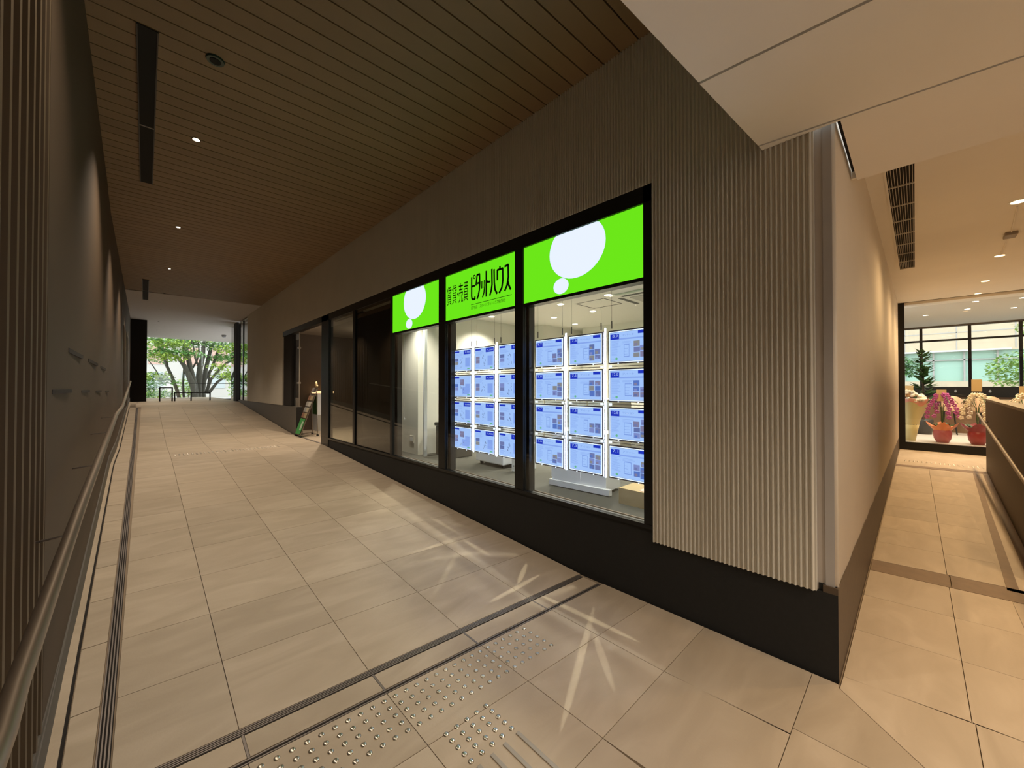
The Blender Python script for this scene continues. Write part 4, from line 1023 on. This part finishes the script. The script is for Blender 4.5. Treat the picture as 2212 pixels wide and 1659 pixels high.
arrangement((14.4, -1.72), 'cream orchids showing above the parapet at the right edge', mat('red_pot', (0.30, 0.01, 0.015), .4), (M_PP,), mat('cream_petal', (0.80, 0.68, 0.50), .6), 1.10, 'orchid')
cr = MB().box(13.93, 13.935, .29, .35, ZK + 1.12, ZK + 1.40).build('name_card', mat('name_card', (0.62, 0.44, 0.22), .6))
bpy.data.objects.remove(cr)
# rubber plant
rb = thing('rubber_plant', 'tall dark broad-leaved potted plant in front of the cafe rear window', 'plant', (16.2, -.12, ZK))
cx_, cy_ = 16.2, -.16
MB().lathe([(.16, 0), (.2, .4), (.19, .42)], (cx_, cy_, ZK), 16).build('pot', M_BLACK, rb, True)
MB().tube([(cx_, cy_, ZK + .4), (cx_ + .02, cy_, ZK + 1.6), (cx_, cy_ + .02, ZK + 2.35)], [.03, .025, .012], 8).build('stem', M_BROWN, rb)
lf = MB()
for k in range(110):
    t = random.random(); z = ZK + .95 + 1.4 * t; a = random.uniform(0, 6.28); l = .38 * (1 - .45 * t)
    lf.leaf((cx_, cy_, z), (math.cos(a), math.sin(a), random.uniform(-.1, .8)), .12, l, -.15)
lf.build('leaves', M_LEAF, rb, kind='stuff')
# cafe chairs and table
def cafe_chair(x, y, label):
    t = thing('cafe_chair', label, 'chair', (x, y, ZK), 'round-backed cafe chairs')
    m = mat('tan_leather', (0.50, 0.32, 0.18), .5)
    mb = MB(); n = 12
    for i in range(n + 1):
        a = math.pi * i / n
        for (z, r) in ((.68, .25), (1.10, .26)):
            for rr in (r, r - .03): mb.v.append((x - rr * math.sin(a), y + rr * math.cos(a), ZK + z - (.14 * abs(math.cos(a)) ** 3 if z > 1 else 0)))
    for i in range(n):
        a = i * 4; b = a + 4
        mb.f += [(a, b, b + 2, a + 2), (a + 1, a + 3, b + 3, b + 1), (a + 2, b + 2, b + 3, a + 3)]
    mb.build('backrest', m, t, True)
    MB().lathe([(.2, .66), (.23, .70), (.2, .73)], (x, y, ZK), 16).build('seat', m, t, True)
    for a in range(4): MB().tube([(x + .12 * math.cos(a * 1.57 + .78), y + .12 * math.sin(a * 1.57 + .78), ZK + .67), (x + .2 * math.cos(a * 1.57 + .78), y + .2 * math.sin(a * 1.57 + .78), ZK)], .012, 6).build('leg', M_BLACK, t)
for i, (px, py) in enumerate(((2050, 852), (2130, 852), (2212, 852))):
    p = onX(px, py, 16.6); cafe_chair(16.6, p.y, 'tan cafe chair with a rounded back, %s' % ['behind the purple orchids', 'behind the cream orchids', 'rightmost, above the parapet'][i])
tb = thing('cafe_counter', 'long dark wooden cafe counter with pale top edge behind the flowers', 'counter', (17.4, -1.5, ZK))
MB().box(17.3, 17.7, -4, .4, ZK, ZK + .95).build('body', mat('cafe_wood', (0.16, 0.085, 0.04), .5), tb)
MB().box(17.25, 17.75, -4, .45, ZK + .95, ZK + .99).build('top', mat('counter_top', (0.55, 0.42, 0.26), .4), tb)

# ------------------------------------------------------------------ OUTSIDE (cafe side)
gd = MB().box(19.2, 60, -60, 40, -.3, -.1).build('ground', mat('street_paving', (0.45, 0.44, 0.42), .9)); struct(gd, 'street outside')
gd2 = MB().box(-40, 18.9, 25.7, 80, .5, .62).build('ground', mat('street_paving', (0.45, 0.44, 0.42), .9)); struct(gd2, 'paved ground outside the far window')
bd = thing('office_building', 'beige tiled building with pale green glazing outside the cafe windows', 'building', (34, -5, 0))
M_BW = mat('beige_tiles', (0.62, 0.50, 0.36), .8, var=.05, scale=3); M_BG = mat('green_glazing', (0.42, 0.62, 0.52), .25); M_BF = mat('grey_window_bar', (0.45, 0.42, 0.40), .6)
MB().box(34, 36, -14, 8, -.2, .9 + 1.0).build('wall', M_BW, bd); MB().box(34, 36, -14, 8, 3.6, 12).build('wall', M_BW, bd)
MB().box(34.2, 36, -14, 8, 1.9, 3.6).build('glazing', M_BG, bd)
MB().box(33.7, 34, -3.6, 8, 3.6, 3.68).build('ledge', M_WMET, bd)
for k in range(14): MB().box(34.05, 34.2, -8 + k * 1.2, -7.93 + k * 1.2, 1.9, 3.6).build('window_bar', M_BF, bd)
MB().box(34.05, 34.2, -14, 8, 3.1, 3.16).build('window_bar', M_BF, bd)
for k in range(8): MB().box(33.985, 34.0, -8 + k * 2.1, -7.95 + k * 2.1, 3.7, 12).build('joint', M_BF, bd)
for z in (4.7, 6.2): MB().box(33.985, 34.0, -14, 8, z, z + .05).build('joint', M_BF, bd)
M_FOL = mat('bright_foliage', (0.30, 0.46, 0.10), .6, var=.3, scale=6); M_FOL2 = mat('deep_foliage', (0.11, 0.24, 0.08), .6, var=.3, scale=6); M_BARK = mat('bark', (0.12, 0.10, 0.075), .8, var=.2, scale=20)
def foliage(mb, c, r, n, size=.16, rnd=random):
    for _ in range(n):
        v = Vector((rnd.gauss(0, 1), rnd.gauss(0, 1), rnd.gauss(0, 1))).normalized() * rnd.random() ** .4
        p = (c[0] + v.x * r[0], c[1] + v.y * r[1], c[2] + v.z * r[2])
        mb.leaf(p, (rnd.uniform(-1, 1), rnd.uniform(-1, 1), rnd.uniform(-.6, .3)), size * .6, size, .1)
def tree(c, label, crown, h, m=M_FOL, n=900):
    t = thing('tree', label, 'tree', (c[0], c[1], 0))
    MB().tube([(c[0], c[1], -.1), (c[0] + .05, c[1], h * .5), (c[0], c[1] + .1, h)], [.12, .09, .04], 8).build('trunk', M_BARK, t)
    mb = MB()
    for q in crown: foliage(mb, (c[0] + q[0], c[1] + q[1], q[2]), q[3], n // len(crown))
    mb.build('foliage', m, t, kind='stuff')
tree((25, -3.7), 'bright green tree outside at the right of the cafe windows', [(0, 0, 4.2, (1, 1.0, 1.0)), (0, .7, 2.2, (1, 1.1, .8)), (0, -1, 3, (1, 1.2, 1.4)), (0, -.6, 1.2, (1, 1.3, .8))], 4.5, n=7000)
tree((24, .55), 'green tree outside at the left edge of the cafe windows', [(0, 0, 2.4, (.8, .9, .5)), (0, .2, 1.0, (.8, 1.0, .7)), (0, .1, 4.8, (.8, .9, .5))], 4, M_FOL2, n=3500)

# ------------------------------------------------------------------ FAR END WINDOW AND TREE
w5 = sempty('window_5', 'large end window of the passage with the street tree outside')
MB().box(-.5, 4.2, 25.48, 25.56, .86, .93).build('bottom_rail', M_FRAME, w5)
MB().box(-.5, 4.2, 25.50, 25.53, 1.73, 1.755).build('rail', M_FRAME, w5)
MB().box(-.5, 4.2, 25.51, 25.52, .93, 4.0).build('pane', M_GLASS, w5)
MB().box(3.40, 3.52, 25.45, 25.6, .9, 4.0).build('post', M_FRAME, w5)
struct(MB().box(4.2, 4.3, 19.5, 25.6, .8, 4.05).build('wall_end', M_FLUTE), 'side wall of the passage end')
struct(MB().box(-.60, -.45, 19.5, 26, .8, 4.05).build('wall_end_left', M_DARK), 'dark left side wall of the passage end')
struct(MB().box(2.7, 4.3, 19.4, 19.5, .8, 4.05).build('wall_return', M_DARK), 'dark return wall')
# barrier frames
def barrier(x0, x1, h, mid, label):
    t = thing('barrier', label, 'barrier', (x0, 19.4, 1.0), 'dark metal barrier frames at the top of the ramp')
    for x in (x0, x1) + mid: MB().box(x - .022, x + .022, 19.38, 19.42, 1.0, 1.0 + h).build('post', M_BLACK, t)
    MB().box(x0 - .022, x1 + .022, 19.38, 19.42, 1.0 + h - .04, 1.0 + h).build('top_rail', M_BLACK, t)
barrier(.40, .75, .53, (), 'small dark square barrier frame left at the top of the ramp'); barrier(.82, 1.88, .34, (1.30,), 'long low dark barrier frame at the top of the ramp')
# street tree (many-stemmed)
zt = thing('street_tree', 'large many-stemmed tree spreading outside the far end window', 'tree', (2.35, 30, .6))
def branch(mb, pts, r0, r1): 
    n = len(pts); mb.tube(pts, [r0 + (r1 - r0) * i / (n - 1) for i in range(n)], 7)
bm_ = MB()
def P_(x, y, d=30): return tuple(onY(x, y, d))
stems = [([(425, 880), (418, 835), (408, 812), (398, 790), (384, 772), (370, 765)], .26, .06), ([(425, 880), (420, 830), (412, 800), (406, 770), (402, 752), (392, 730), (384, 715)], .24, .05),
 ([(430, 880), (428, 830), (432, 795), (438, 770), (440, 745), (446, 720)], .26, .07), ([(440, 880), (438, 840), (444, 800), (450, 775), (456, 750), (470, 730), (480, 715)], .2, .05),
 ([(432, 860), (440, 825), (458, 795), (468, 765), (478, 745), (490, 720)], .14, .04), ([(450, 850), (470, 825), (485, 815), (505, 802)], .12, .05),
 ([(445, 850), (455, 820), (475, 797), (488, 785), (505, 778)], .12, .05), ([(392, 880), (383, 845), (372, 815), (360, 790), (350, 760), (340, 745), (322, 722)], .13, .05),
 ([(362, 790), (358, 765), (345, 740), (343, 720)], .07, .04), ([(398, 870), (395, 830), (398, 790), (396, 750)], .09, .04), ([(350, 830), (340, 805), (330, 790), (320, 778)], .05, .02),
 ([(375, 830), (365, 818), (355, 812)], .05, .02), ([(432, 800), (422, 775), (418, 750), (410, 725)], .08, .03), ([(416, 795), (425, 780), (430, 760), (428, 730)], .07, .03),
 ([(446, 845), (455, 800), (462, 780), (480, 765)], .06, .03)]
for i, (pts, r0, r1) in enumerate(stems): branch(bm_, [P_(x, y, 30 + (i % 5 - 2) * .25) for x, y in pts], r0 * .75, r1)
bm_.build('stems', mat('tree_bark', (0.085, 0.078, 0.062), .8, var=.2, scale=12), zt, True)
for j, (m_, n_, seed_) in enumerate(((mat('lime_leaf', (0.36, 0.50, 0.08), .6, var=.3, scale=4), 4200, 1), (mat('mid_leaf', (0.16, 0.34, 0.09), .6, var=.3, scale=4), 4200, 2))):
    rnd = random.Random(seed_); mb = MB()
    cl_ = [(330, 735), (345, 755), (360, 735), (378, 745), (370, 765), (395, 735), (405, 760), (425, 740), (470, 770), (485, 755), (492, 740), (480, 790), (330, 815), (350, 820), (495, 810), (335, 770), (465, 740), (500, 770), (520, 740), (525, 730), (440, 725), (340, 845)]
    for (x, y) in cl_:
        if rnd.random() < .12: continue
        p = P_(x + rnd.uniform(-8, 8), y + rnd.uniform(-6, 6), rnd.uniform(28.6, 31.4)); foliage(mb, p, (.85, .5, .26), n_ // len(cl_), .19, rnd)
    mb.build('leaves', m_, zt, kind='stuff')
b2 = thing('street_building', 'pale building with reddish brick patches behind the street tree', 'building', (3, 46, .6))
MB().box(-4, 16, 46, 48, .5, 12).build('wall', mat('pale_facade', (0.52, 0.50, 0.47), .8), b2)
for k in range(7):
    MB().box(-2 + k * 2.2, -1 + k * 2.2, 45.95, 46, 1.5, 2.9).build('window', mat('facade_glass', (0.45, 0.5, 0.52), .3), b2); MB().box(-2 + k * 2.2, -.8 + k * 2.2, 45.95, 46, 3.6, 5.2).build('window', mat('brick_patch', (0.55, 0.36, 0.30), .8), b2)
for i, (x, y, r, m_) in enumerate(((0.2, 38, .9, M_FOL2), (5.6, 36, 1.0, M_FOL), (6.8, 39, 1.2, M_FOL2), (2.6, 41, .9, M_FOL))):
    t = thing('shrub', 'leafy shrub behind the street tree, %s' % ['left', 'right, nearer', 'right, farther', 'middle'][i], 'shrub', (x, y, .6), 'shrubs behind the street tree')
    mb = MB(); foliage(mb, (x, y, .6 + r * .9), (r * 1.2, r * .7, r * 1.1), 900, .2); mb.build('foliage', m_, t, kind='stuff'); MB().tube([(x, y, .6), (x, y, .6 + r)], .05, 6).build('stem', M_BARK, t)
